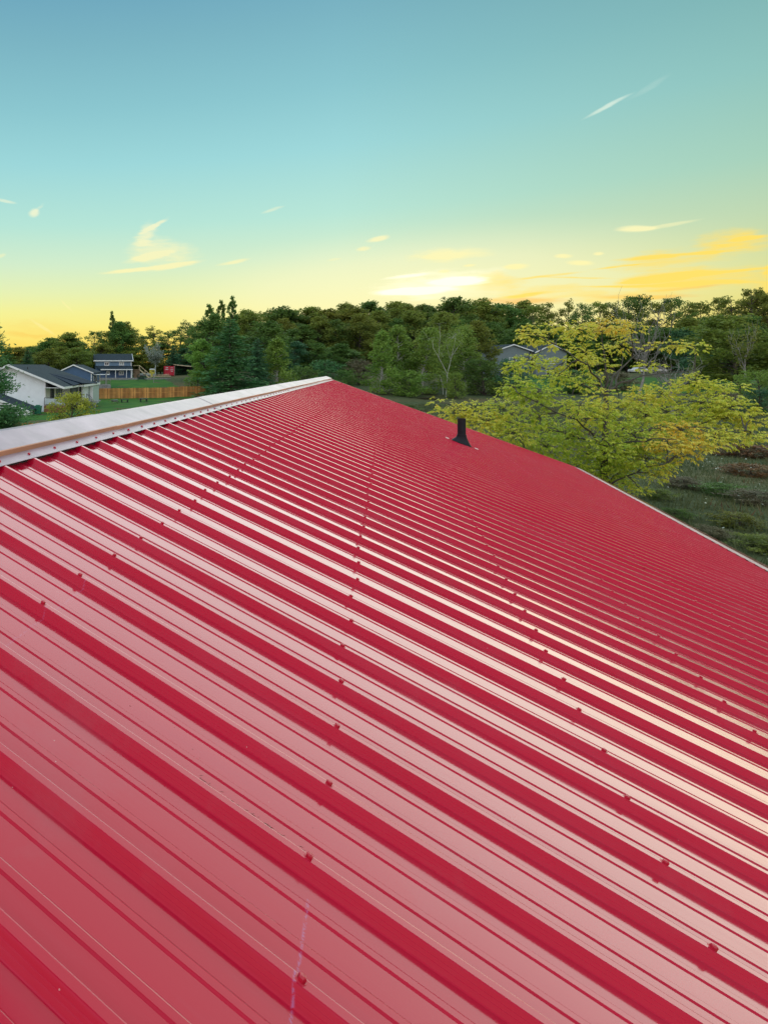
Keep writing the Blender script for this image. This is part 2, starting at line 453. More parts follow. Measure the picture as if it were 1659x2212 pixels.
    ms = N('ShaderNodeMixShader'); L(mm('MULTIPLY', fr, mm('SUBTRACT', 1.0, mm('MULTIPLY', dust, 1.2))), ms.inputs[0])
    L(b.outputs[0], ms.inputs[1]); L(gl.outputs[0], ms.inputs[2])
    L(ms.outputs[0], nt.nodes['Material Output'].inputs['Surface'])
    return m
COAT_POWER = 2.9
ROOF_RED = ((0.50, 0.0015, 0.024, 1), (0.58, 0.002, 0.034, 1))
ROOF_ROUGH = 0.075
ROOF_IOR = 1.52
M_roof = roof_material()
M_cap = mat("ridge_cap_paint", (0.38, 0.265, 0.315), 0.34, 0.30, 3.0, bump=0.22, bscale=6, spec=0.5)
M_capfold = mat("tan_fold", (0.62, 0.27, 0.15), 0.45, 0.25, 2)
M_foam = mat("closure_foam", (0.045, 0.045, 0.05), 0.95, 0.5, 60, bump=0.8, bscale=160)
M_eave = mat("pale_eave_metal", (0.42, 0.25, 0.26), 0.40, 0.30, 2)
M_screw = mat("red_screw_paint", (0.50, 0.006, 0.028), 0.28, 0.15, 90)
M_black = mat("black_rubber", (0.008, 0.009, 0.013), 0.55, 0.4, 12, bump=0.3, bscale=30, spec=0.3)
M_wall = mat("cream_siding", (0.55, 0.52, 0.45), 0.7, 0.08, 3)

def rib_profile():
    """x, z of one panel: three pans, major ribs at 0, 1, 2, 3 pitches, two low ribs in each pan"""
    def arc(cx, cz, r, a0, a1, n=3):
        return [(cx + r * math.cos(R(a0 + (a1 - a0) * k / n)), cz + r * math.sin(R(a0 + (a1 - a0) * k / n))) for k in range(n + 1)]
    def major(x, lift=0.0, left=True, right=True):
        p = []
        if left:
            p += [(x - 0.0320, 0.0), (x - 0.0290, 0.0015), (x - 0.0240, 0.0105), (x - 0.0226, 0.0112), (x - 0.0190, 0.0180), (x - 0.0178, 0.0186)]
            p += arc(x - 0.0095, RH - 0.0050, 0.0050, 155, 90)
        if right:
            p += arc(x + 0.0095, RH - 0.0050, 0.0050, 90, 25)
            p += [(x + 0.0178, 0.0186), (x + 0.0190, 0.0180), (x + 0.0226, 0.0112), (x + 0.0240, 0.0105), (x + 0.0290, 0.0015), (x + 0.0320, 0.0)]
        return [(a, b + lift) for a, b in p]
    def minor(x):
        return [(x - 0.0145, 0), (x - 0.0132, 0.0005), (x - 0.0098, 0.0030), (x - 0.0085, 0.0034), (x + 0.0085, 0.0034), (x + 0.0098, 0.0030), (x + 0.0132, 0.0005), (x + 0.0145, 0)]
    pr = [(-0.027, 0.006)] + major(0.0, -0.0012)
    for k in range(3):
        x = k * RIB
        pr += minor(x + 0.1016) + minor(x + 0.2032)
        if k < 2: pr += major(x + RIB)
        else: pr += major(x + RIB) [:-2] + [(x + RIB + 0.0275, 0.0035)]
    return pr

prof = rib_profile()
YT, YB = 1.13 * PUR, -7.18 * PUR
def panel_mesh(name, yt, yb, rows=2):
    n = len(prof)
    ys = np.linspace(yt, yb, rows)
    v = np.array([(x, y, z) for y in ys for x, z in prof])
    f = [(r * n + i, (r + 1) * n + i, (r + 1) * n + i + 1, r * n + i + 1) for r in range(rows - 1) for i in range(n - 1)]
    return fast_mesh(name, v, np.array(f), [M_roof], smooth=False)
pm = panel_mesh("roof_panel", YT, YB)
rng = random.Random(4)
for k in range(I0, I1, 3):
    put("roof_panel", pm, barn, (k * RIB, 0, RZ - RH * CS + 0.0004 * rng.uniform(-1, 1)), (SLOPE + rng.uniform(-2e-4, 2e-4), 0, 0))

def rp(i, j, h):
    """building-local point: rib i, purlin row j, h above the rib tops"""
    y = -j * PUR
    return (i * RIB, y * CS - h * SN, RZ + y * SN + h * CS)

# screws: the nearest three hundred are objects, the others one mass
sc = MB()
sc.lathe([(0.0125, 0.0), (0.0125, 0.0024), (0.0095, 0.0034)], 10)
sc.lathe([(0.0078, 0.0034), (0.0078, 0.0095), (0.0064, 0.0115), (0.0030, 0.0122)], 6)
screw_me = sc.mesh("screw", M_screw)
spots = []
for j in range(0, 8):
    for i in range(I0 + 1, I1):
        spots.append((i, j + rng.uniform(-0.012, 0.012), 0.0008))
for i in range(I0 + 1, I1 + 1):
    spots.append((i + 0.0, -0.885, 0.0045))
camg = (-7.016, 0.7185)
def vis(s): return (s[0] > -4.9 - 0.0) and not (s[0] < 0 and s[1] > 2.2)
spots.sort(key=lambda s: (not vis(s), ((s[0] - camg[0]) * RIB) ** 2 + ((s[1] - camg[1]) * PUR) ** 2))
far = MB(); bv = [v.co.copy() for v in screw_me.vertices]; bf = [tuple(p.vertices) for p in screw_me.polygons]
for n, (i, j, h) in enumerate(spots):
    rot = Matrix.Rotation(SLOPE, 3, 'X') @ Matrix.Rotation(rng.uniform(-0.09, 0.09), 3, 'X') @ Matrix.Rotation(rng.uniform(-0.09, 0.09), 3, 'Y') @ Matrix.Rotation(rng.uniform(0, PI), 3, 'Z')
    p = Vector(rp(i + rng.uniform(-0.01, 0.01), j, h))
    if n < 300:
        put("screw", screw_me, barn, p, rot.to_euler())
    else:
        far.add([p + rot @ c for c in bv], bf)
far.build("distant_screws", M_screw, barn, kind='stuff')

# ridge cap in ten-foot lengths, bent: flange, fold, broad top, crest and the far side
def cap_section(lift):
    t = 0.0012
    pts = [(-0.842, 0.0005 + lift), (-0.845, 0.0025 + lift), (-0.930, 0.0025 + lift), (-0.934, 0.029 + lift), (-0.940, 0.0325 + lift), (-1.135, 0.040 + lift)]
    out = [rp(0, j, h)[1:] for j, h in pts]
    yc = -(-1.150) * PUR * CS
    crest = (yc, out[-1][1] + 0.004)
    mir = [(2 * yc - y, z) for y, z in reversed(out)]
    return out + [crest] + mir
bounds = [I0 - 0.6] + [b for b in np.arange(-2.5, 76, 10)] + [I1 + 0.75]
for k in range(len(bounds) - 1):
    s_ = cap_section(0.0022 * (len(bounds) - k) / len(bounds) + (0.0030 if k % 2 else 0))
    x0, x1 = (bounds[k] - (0.25 if k else 0)) * RIB, bounds[k + 1] * RIB
    n = len(s_)
    xs = np.linspace(x0, x1, 9)
    r2 = random.Random(k)
    vs, fs = [], []
    for xi, x in enumerate(xs):
        wob = [0.0 for _ in s_]
        vs += [(x, y, z + (w if 4 < q < n - 5 else w * 0.3)) for q, ((y, z), w) in enumerate(zip(s_, wob))]
    for xi in range(len(xs) - 1):
        fs += [(xi * n + i, (xi + 1) * n + i, (xi + 1) * n + i + 1, xi * n + i + 1) for i in range(n - 1)]
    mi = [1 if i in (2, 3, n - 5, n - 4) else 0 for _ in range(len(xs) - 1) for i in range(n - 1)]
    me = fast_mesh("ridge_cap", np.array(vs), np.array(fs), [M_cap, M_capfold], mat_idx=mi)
    o = put("ridge_cap", me, barn)
    md = o.modifiers.new("t", 'SOLIDIFY'); md.thickness = 0.0012
fo = MB()
a = [rp(0, -0.868, -RH + 0.0008), rp(0, -0.905, -RH + 0.0008), rp(0, -0.905, -0.0006), rp(0, -0.868, -0.0006)]
ns = (I1 - I0) * 3
vs = []; r2 = random.Random(8)
for k in range(ns + 1):
    x = (I0 + (I1 - I0) * k / ns) * RIB
    dy = r2.uniform(-0.004, 0.004)
    vs += [(x, p[1] + (dy if q in (0, 3) else 0), p[2]) for q, p in enumerate(a)]
fs = [(k * 4 + i, (k + 1) * 4 + i, (k + 1) * 4 + (i + 1) % 4, k * 4 + (i + 1) % 4) for k in range(ns) for i in range(4)]
fo.add(vs, fs); fo.build("foam_closure", M_foam, barn)

# rake trims, eave flashing and gutter, far slope, walls
yr = 1.150 * PUR * CS
def rake(x0, x1):
    m_ = MB()
    a = rp(0, -1.12, 0.006); b_ = rp(0, 7.28, 0.006)
    for (y0, z0), (y1, z1) in (((a[1], a[2]), (b_[1], b_[2])), ((2 * yr - a[1], a[2]), (2 * yr - b_[1], b_[2]))):
        m_.add([(x0, y0, z0), (x1, y0, z0), (x1, y1, z1), (x0, y1, z1), (x0, y0, z0 - 0.14), (x1, y0, z0 - 0.14), (x1, y1, z1 - 0.14), (x0, y1, z1 - 0.14)],
               [(0,1,2,3),(7,6,5,4),(0,4,5,1),(1,5,6,2),(2,6,7,3),(3,7,4,0)])
    return m_
rake(I1 * RIB + 0.03, I1 * RIB + 0.19).build("rake_trim", M_roof, barn)
rake(I0 * RIB - 0.19, I0 * RIB - 0.03).build("rake_trim", M_roof, barn)
xa, xb = I0 * RIB - 0.1, I1 * RIB + 0.12
def eave_strip(j0, j1, h0, h1, t):
    a = rp(0, j0, h0); b_ = rp(0, j1, h1)
    return MB().add([(xa, a[1], a[2]), (xb, a[1], a[2]), (xb, b_[1], b_[2]), (xa, b_[1], b_[2]), (xa, a[1], a[2] - t), (xb, a[1], a[2] - t), (xb, b_[1], b_[2] - t), (xa, b_[1], b_[2] - t)],
                    [(0,1,2,3),(7,6,5,4),(0,4,5,1),(1,5,6,2),(2,6,7,3),(3,7,4,0)])
eave_strip(7.185, 7.43, 0.001, -0.004, 0.004).build("eave_flashing", M_eave, barn)
gu = eave_strip(7.45, 7.70, -0.006, -0.016, 0.004)
eg = rp(0, 7.45, -RH); eo = rp(0, 7.70, -0.016)
gu.box(xa, xb, eo[1] - 0.004, eo[1] + 0.0, eo[2] - 0.16, eo[2] - 0.004); gu.box(xa, xb, eo[1] + 0.002, eg[1] - 0.01, eo[2] - 0.16, eo[2] - 0.155)
gu.build("gutter", M_roof, barn)
bk = panel_mesh("back_slope", 0, YB - YT)
n = len(prof)
co = []
for s_ in range(I0, I1, 3):
    pass
vs, fs = [], []
for q, s_ in enumerate(range(I0, I1, 3)):
    for v in bk.vertices:
        vs.append((s_ * RIB + v.co.x, 0.004 - v.co.y * CS, v.co.y * SN + v.co.z))
    fs += [tuple(q * len(bk.vertices) + i for i in p.vertices) for p in bk.polygons]
top = rp(0, -1.13, -RH)
me = fast_mesh("back_slope", np.array(vs) + np.array((0, 0, 0)), np.array(fs), [M_roof])
put("back_slope", me, barn, (0, 2 * yr - top[1] if False else yr + (yr - top[1]), top[2]))
wl = MB()
x0, x1 = I0 * RIB + 0.15, I1 * RIB - 0.15
w0 = rp(0, 6.7, -0.12); yf, yb_ = w0[1], 2 * yr - w0[1]; zt = w0[2]
zr = rp(0, -1.1, -0.12)[2]
wl.box(x0, x1, yf, yf + 0.15, -0.3, zt); wl.box(x0, x1, yb_ - 0.15, yb_, -0.3, zt)
for xx in (x0 + 0.002, x1 - 0.152):
    vs = [(xx, yf + 0.152, -0.3), (xx, yb_ - 0.152, -0.3), (xx, yb_ - 0.152, zt), (xx, yr, zr), (xx, yf + 0.152, zt)]
    wl.add(vs + [(v[0] + 0.15, v[1], v[2]) for v in vs], [(4,3,2,1,0), (5,6,7,8,9), (0,1,6,5), (1,2,7,6), (2,3,8,7), (3,4,9,8), (4,0,5,9)])
wl.build("wall", M_wall, barn)

# vent pipe, its black boot and the strap plate under it
def grid_of(px, py):
    v = Vector(((px - CX) / F_PX, 1, -(py - CY) / F_PX))
    n_ = Vector((0.31622249, -0.16539893, 0.93415552)); o_ = Vector((RX, RY, RZ - CAMH))
    r_ = Vector((0.46347606, 0.88610944, 0)); d_ = Vector((0.82776402, -0.43295871, -0.35686618))
    p = v * (n_.dot(o_) / n_.dot(v)) - o_
    return p.dot(r_) / RIB, p.dot(d_) / PUR
vi, vj = grid_of(997.0, 958.0)
vp = MB()
base = Vector(rp(vi, vj, 0.0))
rad = 0.080
vp.lathe([(rad, 0.0), (rad, 0.56), (rad - 0.008, 0.56), (rad - 0.008, 0.50)], 28, tuple(base))
pipe = vp.build("vent_pipe", M_black, barn)
bt = MB(); nb = 28; rings = [(0.205, 0.135, 0.004, 1), (0.198, 0.130, 0.014, 1), (0.150, 0.110, 0.060, .9), (0.120, 0.100, 0.105, .6), (0.093, 0.092, 0.16, .15), (0.092, 0.092, 0.19, 0), (0.094, 0.094, 0.20, 0), (0.083, 0.083, 0.203, 0)]
vs = []
for (ra, rb, h, tl) in rings:
    for k in range(nb):
        a_ = 2 * PI * k / nb
        ca, sa = math.copysign(abs(math.cos(a_)) ** 0.8, math.cos(a_)), math.copysign(abs(math.sin(a_)) ** 0.8, math.sin(a_))
        y = ra * ca; x = rb * sa
        vs.append((base.x + x, base.y + y * (CS if tl == 1 else 1), base.z + h + y * math.tan(SLOPE) * tl * (CS if tl == 1 else 1)))
fs = [(q * nb + k, q * nb + (k + 1) % nb, (q + 1) * nb + (k + 1) % nb, (q + 1) * nb + k) for q in range(len(rings) - 1) for k in range(nb)]
bt.add(vs, fs); bt.build("pipe_boot", M_black, pipe, smooth=True)
pl = MB()
for sgn in (-1, 1):
    q = [rp(vi + u / RIB, vj + v / PUR, h) for h in (0.002, 0.009) for u, v in ((-0.09, sgn * 0.265), (0.09, sgn * 0.265), (0.08, sgn * 0.325), (-0.08, sgn * 0.325))]
    pl.add(q, [(0,1,2,3),(7,6,5,4),(0,4,5,1),(1,5,6,2),(2,6,7,3),(3,7,4,0)])
pl.build("pipe_flange", mat("flange_metal", (0.75, 0.5, 0.5), 0.35, 0.2, 20), pipe)

# pine needles and twigs caught against one rib, and a few loose ones
M_twig = mat("dry_needles", (0.10, 0.055, 0.03), 0.8, 0.4, 60)
def needles(name, n, i0, j0, di, dj, label, seed, ln=(0.012, 0.04)):
    r3 = random.Random(seed); m_ = MB()
    bw = barn.matrix_basis.copy()
    for _ in range(n):
        i = i0 + r3.uniform(-1, 1) * di; j = j0 + r3.uniform(-1, 1) * dj
        a_ = r3.gauss(0, 0.35); l_ = r3.uniform(*ln)
        p = [rp(i + math.sin(a_) * l_ * t / RIB, j + math.cos(a_) * l_ * t / PUR, -RH + 0.0015 + 0.001 * r3.random() + 0.002 * math.sin(t * 3)) for t in (0, 0.5, 1)]
        m_.tube(p, 0.0006, 4)
    o = m_.build(name, M_twig, None, label=label, category="debris", kind='stuff')
    o.location = barn.location; o.rotation_euler = barn.rotation_euler
needles("pine_needles", 150, -1.845, 0.80, 0.022, 0.17, "dry brown needles caught along the rib below the screw", 3)
needles("needle_litter", 40, -1.45, 0.5, 0.30, 0.5, "loose dry needles scattered over the red pans", 5, (0.004, 0.012))
def twig(i0, j0, i1, j1, bend, rad, label):
    m_ = MB(); P_ = []
    for t in np.linspace(0, 1, 9):
        P_.append(rp(i0 + (i1 - i0) * t + bend * math.sin(PI * t), j0 + (j1 - j0) * t, -RH + 0.002 + 0.004 * math.sin(PI * t)))
    m_.tube(P_, [rad * (1 - 0.7 * t) for t in np.linspace(0, 1, 9)], 5)
    o = m_.build("twig", M_twig, None, label=label, category="twig")
    o.location = barn.location; o.rotation_euler = barn.rotation_euler
g0 = grid_of(510, 1842); g1 = grid_of(646, 1908)
twig(g0[0] + 0.05, g0[1], g1[0], g1[1] - 0.02, -0.02, 0.0019, "thin curved dark twig on the pan beside the needle clump")

# ---------------------------------------------------------------- ground
M_lawn = mat("mown_lawn", (0.028, 0.115, 0.024), 0.95, 0.3, 0.35, bump=0.8, bscale=2, coords='Object', col2=(0.075, 0.17, 0.026), spec=0.1)
def meadow_material():
    m = D.materials.new("meadow_ground"); m.use_nodes = True
    nt = m.node_tree; b = nt.nodes['Principled BSDF']; N = nt.nodes.new; L = nt.links.new
    t = N('ShaderNodeTexCoord')
    def no(s, d):
        n = N('ShaderNodeTexNoise'); n.inputs['Scale'].default_value = s; n.inputs['Detail'].default_value = d; L(t.outputs['Object'], n.inputs['Vector']); return n.outputs['Fac']
    rmp = N('ShaderNodeValToRGB'); e = rmp.color_ramp.elements
    while len(e) < 4: e.new(0.5)
    for k, (p, c) in enumerate(((0.25, (0.065, 0.100, 0.050, 1)), (0.48, (0.115, 0.135, 0.062, 1)), (0.62, (0.16, 0.145, 0.070, 1)), (0.8, (0.19, 0.12, 0.065, 1)))):
        e[k].position = p; e[k].color = c
    L(no(0.09, 8), rmp.inputs[0])
    mx = N('ShaderNodeMix'); mx.data_type = 'RGBA'; mx.blend_type = 'MULTIPLY'; mx.inputs['Factor'].default_value = 0.8
    r2 = N('ShaderNodeValToRGB'); r2.color_ramp.elements[0].position = 0.3; r2.color_ramp.elements[0].color = (0.35, 0.4, 0.35, 1); r2.color_ramp.elements[1].position = 0.7
    L(no(1.6, 6), r2.inputs[0]); L(rmp.outputs[0], mx.inputs['A']); L(r2.outputs[0], mx.inputs['B'])
    L(mx.outputs['Result'], b.inputs['Base Color']); b.inputs['Roughness'].default_value = 0.95; b.inputs['Specular IOR Level'].default_value = 0.1
    bp = N('ShaderNodeBump'); bp.inputs['Distance'].default_value = 0.3; bp.inputs['Strength'].default_value = 0.8
    L(no(2.5, 6), bp.inputs['Height']); L(bp.outputs[0], b.inputs['Normal'])
    return m
M_meadow = meadow_material()
def sheet(name, xs, ys, mat_, lift=0.0, **kw):
    X, Y = np.meshgrid(xs, ys)
    Z = gh(X, Y) + lift
    v = np.stack([X.ravel(), Y.ravel(), Z.ravel()], 1)
    nx, ny = len(xs), len(ys)
    idx = np.arange(nx * ny).reshape(ny, nx)
    f = np.stack([idx[:-1, :-1].ravel(), idx[:-1, 1:].ravel(), idx[1:, 1:].ravel(), idx[1:, :-1].ravel()], 1)
    return put(name, fast_mesh(name, v, f, [mat_], smooth=True), **kw)
sheet("ground", np.concatenate([[-4000, -1500, -600], np.arange(-300, 420, 4), [600, 1500, 4000]]),
      np.concatenate([[-4000, -1200, -400], np.arange(-150, 340, 4), [500, 1500, 4000]]), M_meadow, kind='structure')
sheet("lawn", np.arange(-60, 27, 1.5), np.arange(52, 172, 1.5), M_lawn, 0.03, kind='structure')
o = sheet("lawn", np.arange(96, 190, 2.0), np.arange(118, 150, 2.0), M_lawn, 0.03, kind='structure')

# meadow grass: tall weeds, thinning with distance
def blades(name, n, xr, yr, hgt, wid, mat_, seed, keep=None, tilt=0.9, power=1.0, **kw):
    q = np.random.default_rng(seed)
    x = q.uniform(*xr, n); y = yr[0] + (yr[1] - yr[0]) * q.random(n) ** power
    if keep is not None:
        k = keep(x, y, q); x, y = x[k], y[k]
    n = len(x); z = gh(x, y)
    a = q.uniform(0, 2 * PI, n); h = q.uniform(*hgt, n) * (0.7 + 0.3 * np.sin(x * 0.8) * np.sin(y * 0.6)); w = q.uniform(*wid, n) * (1 + y / 45)
    t = q.uniform(0, tilt, n); b = q.uniform(0, 2 * PI, n)
    dx, dy = np.cos(a) * w, np.sin(a) * w
    tx, ty = np.cos(b) * t * h, np.sin(b) * t * h
    v = np.empty((n, 3, 3))
    v[:, 0] = np.stack([x - dx, y - dy, z - 0.03], 1); v[:, 1] = np.stack([x + dx, y + dy, z - 0.03], 1)
    v[:, 2] = np.stack([x + tx, y + ty, z + h], 1)
    f = np.arange(n * 3).reshape(n, 3)
    return put(name, fast_mesh(name, v.reshape(-1, 3), f, [mat_]), kind='stuff', **kw)
cr, sr = math.cos(barn.rotation_euler.z), math.sin(barn.rotation_euler.z)
def off_barn(x, y):
    lx = (x - RX) * cr + (y - RY) * sr; ly = -(x - RX) * sr + (y - RY) * cr
    return (lx < -5.5) | (lx > I1 * RIB + 0.3) | (ly < -6.4) | (ly > 8.6)
M_weed = leaf_mat("weeds", (0.060, 0.095, 0.040), (0.165, 0.175, 0.075), 0.3, 0.02, 0.12, 0.8)
M_weed2 = leaf_mat("dry_weeds", (0.12, 0.075, 0.04), (0.20, 0.14, 0.07), 0.2, 0.02, 0.2, 0.8)
M_seed = leaf_mat("seed_heads", (0.35, 0.40, 0.33), (0.62, 0.66, 0.55), 0.2, 0.0, 0.2, 0.8)
blades("meadow_grass", 260000, (4, 100), (6, 100), (0.15, 0.50), (0.008, 0.020), M_weed, 1, lambda x, y, q: off_barn(x, y) & (x < 14 + 1.05 * y) & (x > 0.3 * y - 2), power=1.6)
def patch(x, y, q):
    s = np.sin(x * 0.33 + 1.2) * np.sin(y * 0.41 + 0.5) + 0.5 * np.sin(x * 1.1) * np.sin(y * 0.9 + 2)
    return off_barn(x, y) & (s > 0.55)
blades("dry_weeds", 26000, (8, 90), (12, 90), (0.25, 0.6), (0.012, 0.028), M_weed2, 2, patch, power=1.4)
def seed_heads():
    q = np.random.default_rng(9); vs = []; fs = []
    pts = []
    for _ in range(190):
        cx, cy = q.uniform(12, 60), 14 + 46 * q.random() ** 1.4
        if not off_barn(np.array(cx), np.array(cy)): continue
        for _ in range(int(q.integers(2, 12))): pts.append((cx + q.normal(0, 0.7), cy + q.normal(0, 0.7)))
    pts = np.array(pts); n = len(pts); z = gh(pts[:, 0], pts[:, 1]) + q.uniform(0.35, 0.6, n)
    c = np.stack([pts[:, 0], pts[:, 1], z], 1)
    r = q.uniform(0.02, 0.06, n)[:, None]
    u = q.normal(0, 1, (n, 3)); u[:, 2] *= 0.25; u /= np.linalg.norm(u, axis=1)[:, None]
    w = np.cross(u, np.array((0, 0, 1.0)) + q.normal(0, 0.3, (n, 3))); w /= np.linalg.norm(w, axis=1)[:, None]
    v = np.stack([c - u * r, c - w * r * 0.7, c + u * r, c + w * r * 0.7], 1).reshape(-1, 3)
    put("seed_heads", fast_mesh("seed_heads", v, np.arange(4 * n).reshape(n, 4), [M_seed]), kind='stuff')
seed_heads()

# ---------------------------------------------------------------- houses and yard things
M_white = mat("white_siding", (0.80, 0.84, 0.85), 0.6, 0.05, 1.5)
M_trim = mat("white_trim", (0.80, 0.81, 0.80), 0.5, 0.04, 3)
M_blue = mat("blue_siding", (0.055, 0.115, 0.215), 0.65, 0.10, 2)
M_blue2 = mat("grey_blue_siding", (0.15, 0.25, 0.36), 0.65, 0.10, 2)
M_shingle = mat("dark_shingles", (0.030, 0.045, 0.055), 0.9, 0.35, 4, bump=0.5, bscale=12, spec=0.2)
M_glass = mat("window_glass", (0.02, 0.03, 0.035), 0.08, 0.3, 1, spec=0.9)
M_glassl = mat("painted_reflection_glass", (0.22, 0.30, 0.30), 0.10, 0.3, 1, spec=0.9)  # pale copy of the glass, reflection painted into its base colour
M_dark = mat("dark_frame", (0.020, 0.022, 0.026), 0.5, 0.2, 4)
def cedar():
    m = mat("cedar_boards", (0.40, 0.17, 0.045), 0.8, 0.35, 0.8, col2=(0.60, 0.30, 0.09), bump=0.3)
    nt = m.node_tree; N = nt.nodes.new; L = nt.links.new; b = nt.nodes['Principled BSDF']
    src = b.inputs['Base Color'].links[0].from_socket
    g_ = N('ShaderNodeNewGeometry'); r_ = N('ShaderNodeValToRGB'); L(g_.outputs['Random Per Island'], r_.inputs[0])
    r_.color_ramp.elements[0].color = (0.50, 0.46, 0.42, 1); r_.color_ramp.elements[1].color = (1.35, 1.35, 1.3, 1)
    x = N('ShaderNodeMix'); x.data_type = 'RGBA'; x.blend_type = 'MULTIPLY'; x.inputs['Factor'].default_value = 1; x.clamp_result = False
    L(src, x.inputs['A']); L(r_.outputs[0], x.inputs['B']); L(x.outputs['Result'], b.inputs['Base Color']); return m
M_cedar = cedar()
M_deck = mat("weathered_deck", (0.20, 0.17, 0.15), 0.85, 0.3, 3)
M_brown = mat("brown_deck_skirt", (0.24, 0.11, 0.05), 0.85, 0.3, 3)
M_palewall = mat("pale_green_siding", (0.42, 0.50, 0.47), 0.65, 0.08, 2)
M_green = mat("green_plastic", (0.018, 0.16, 0.09), 0.5, 0.2, 4)
M_dgreen = mat("dark_green_paint", (0.010, 0.045, 0.028), 0.6, 0.3, 4)
M_bluep = mat("blue_plastic", (0.02, 0.04, 0.38), 0.45, 0.1, 4)
M_redc = mat("red_container_paint", (0.62, 0.025, 0.055), 0.55, 0.2, 2)
M_whitep = mat("white_paint_marks", (0.70, 0.60, 0.60), 0.6, 0.2, 5)
M_yel = mat("yellow_plastic", (0.62, 0.52, 0.07), 0.55, 0.15, 3)
M_lum = mat("fresh_lumber", (0.62, 0.50, 0.32), 0.8, 0.2, 3)
M_greyw = mat("grey_weathered_wood", (0.26, 0.26, 0.25), 0.85, 0.3, 3)
M_stair = mat("brown_stair_wood", (0.22, 0.15, 0.09), 0.85, 0.3, 3)
M_metal = mat("dull_metal", (0.30, 0.32, 0.33), 0.45, 0.2, 8, metal=0.4)
M_greyhouse = mat("grey_house_siding", (0.18, 0.22, 0.23), 0.7, 0.1, 2)

def window(par, x, y, z, w, h, face, frame_m=M_trim, glass_m=M_glass, mull=1, fw=0.12):
    """a framed window whose middle is at x, y, z of its house; face: '-y' or '+x'"""
    m_ = MB(); p_ = MB()
    def bx_(mb, a0, a1, z0, z1, d0, d1):
        if face == '-y': mb.box(x + a0, x + a1, y - d1, y - d0, z + z0, z + z1)
        else: mb.box(x + d0, x + d1, y + a0, y + a1, z + z0, z + z1)
    bx_(m_, -w/2, w/2, h/2 - fw, h/2, 0.003, 0.07); bx_(m_, -w/2, w/2, -h/2, -h/2 + fw, 0.003, 0.08)
    bx_(m_, -w/2, -w/2 + fw, -h/2 + fw, h/2 - fw, 0.003, 0.065); bx_(m_, w/2 - fw, w/2, -h/2 + fw, h/2 - fw, 0.003, 0.065)
    for k in range(mull):
        a = -w/2 + w * (k + 1) / (mull + 1)
        bx_(m_, a - fw * .3, a + fw * .3, -h/2 + fw, h/2 - fw, 0.003, 0.06)
    f = m_.build("window", frame_m, par)
    bx_(p_, -w/2 + fw * .5, w/2 - fw * .5, -h/2 + fw * .5, h/2 - fw * .5, 0.004, 0.03)
    p_.build("pane", glass_m, f)
    return f

# --- the white house, gable end towards us, porch tucked under its right eave
wh = thing("white_house", (1.03, 83.0, 0), -math.atan2(0.239, 0.971), "white gabled house with dark shingle roof and recessed porch, behind the green bin", "house")
EZ, RZH, LEN = 3.56, 6.42, 22.6
def rz_(s): return EZ + (RZH - EZ) * (s / 7.3)
W = MB()
W.add([(-2.45, 0.35, -0.2), (-14.3, 0.35, -0.2), (-14.3, 0.35, EZ - .05), (-7.3, 0.35, RZH - .2), (-2.45, 0.35, rz_(2.45) - .2)]
      + [(-2.45, 0.55, -0.2), (-14.3, 0.55, -0.2), (-14.3, 0.55, EZ - .05), (-7.3, 0.55, RZH - .2), (-2.45, 0.55, rz_(2.45) - .2)],
      [(0,1,2,3,4), (9,8,7,6,5), (0,5,6,1), (1,6,7,2), (2,7,8,3), (3,8,9,4), (4,9,5,0)])
W.box(-2.65, -2.45, 0.552, 12.0, -0.2, rz_(2.45) - 0.25)
W.box(-14.3, -14.1, 0.552, LEN - .2, -0.2, EZ - .1)
W.build("wall", M_white, wh)
MB().box(-2.449, 0.30, 12.0, 12.2, 0.4, EZ - 0.12).box(0.1, 0.3, 12.202, 17.0, 0.4, EZ - 0.12).build("wall", M_white, wh, label="white porch end wall with a door in it")
MB().box(0.302, 0.95, 16.6, 16.8, 0.2, EZ - .12).box(0.75, 0.95, 16.802, LEN - 0.3, 0.2, EZ - 0.12).build("wall", M_palewall, wh, label="pale green far bay of the house")
MB().box(0.55, 1.0, 16.52, 16.598, 0.9, EZ - .2).build("corner_trim", M_trim, wh)
rf = MB()
rf.slab([(-7.3, -0.35, RZH), (0.25, -0.35, EZ - 0.08), (0.25, LEN, EZ - 0.08), (-7.3, LEN - 4, RZH)], 0.16)
rf.slab([(-7.3, -0.35, RZH), (-14.9, -0.35, EZ - 0.08), (-14.9, LEN, EZ - 0.08), (-7.3, LEN - 4, RZH)], 0.16)
rf.slab([(-7.3, LEN - 4, RZH), (0.25, LEN, EZ - .08), (-14.9, LEN, EZ - .08), (-7.3, LEN - 4, RZH)][:4], 0.16)
roof_w = rf.build("roof", M_shingle, wh)
rc = MB()   # cross gable over the porch bay
rc.slab([(-4.6, 8.6, EZ + 1.75), (0.55, 4.5, EZ - 0.02), (0.55, 8.6, EZ + 0.15), (-4.6, 8.7, EZ + 1.78)], 0.1)
rc.slab([(-4.6, 8.6, EZ + 1.75), (0.95, 8.6, EZ + 0.20), (1.2, 19.5, EZ - 0.10), (-2.2, 17.5, EZ + 1.0)], 0.1)
rc.build("cross_gable", mat("shingles_painted_shade", (0.016, 0.030, 0.050), 0.9, 0.3, 4, bump=0.5, bscale=12, spec=0.2), wh)  # shading at the valley put into a darker copy of the shingle colour
fa = MB()
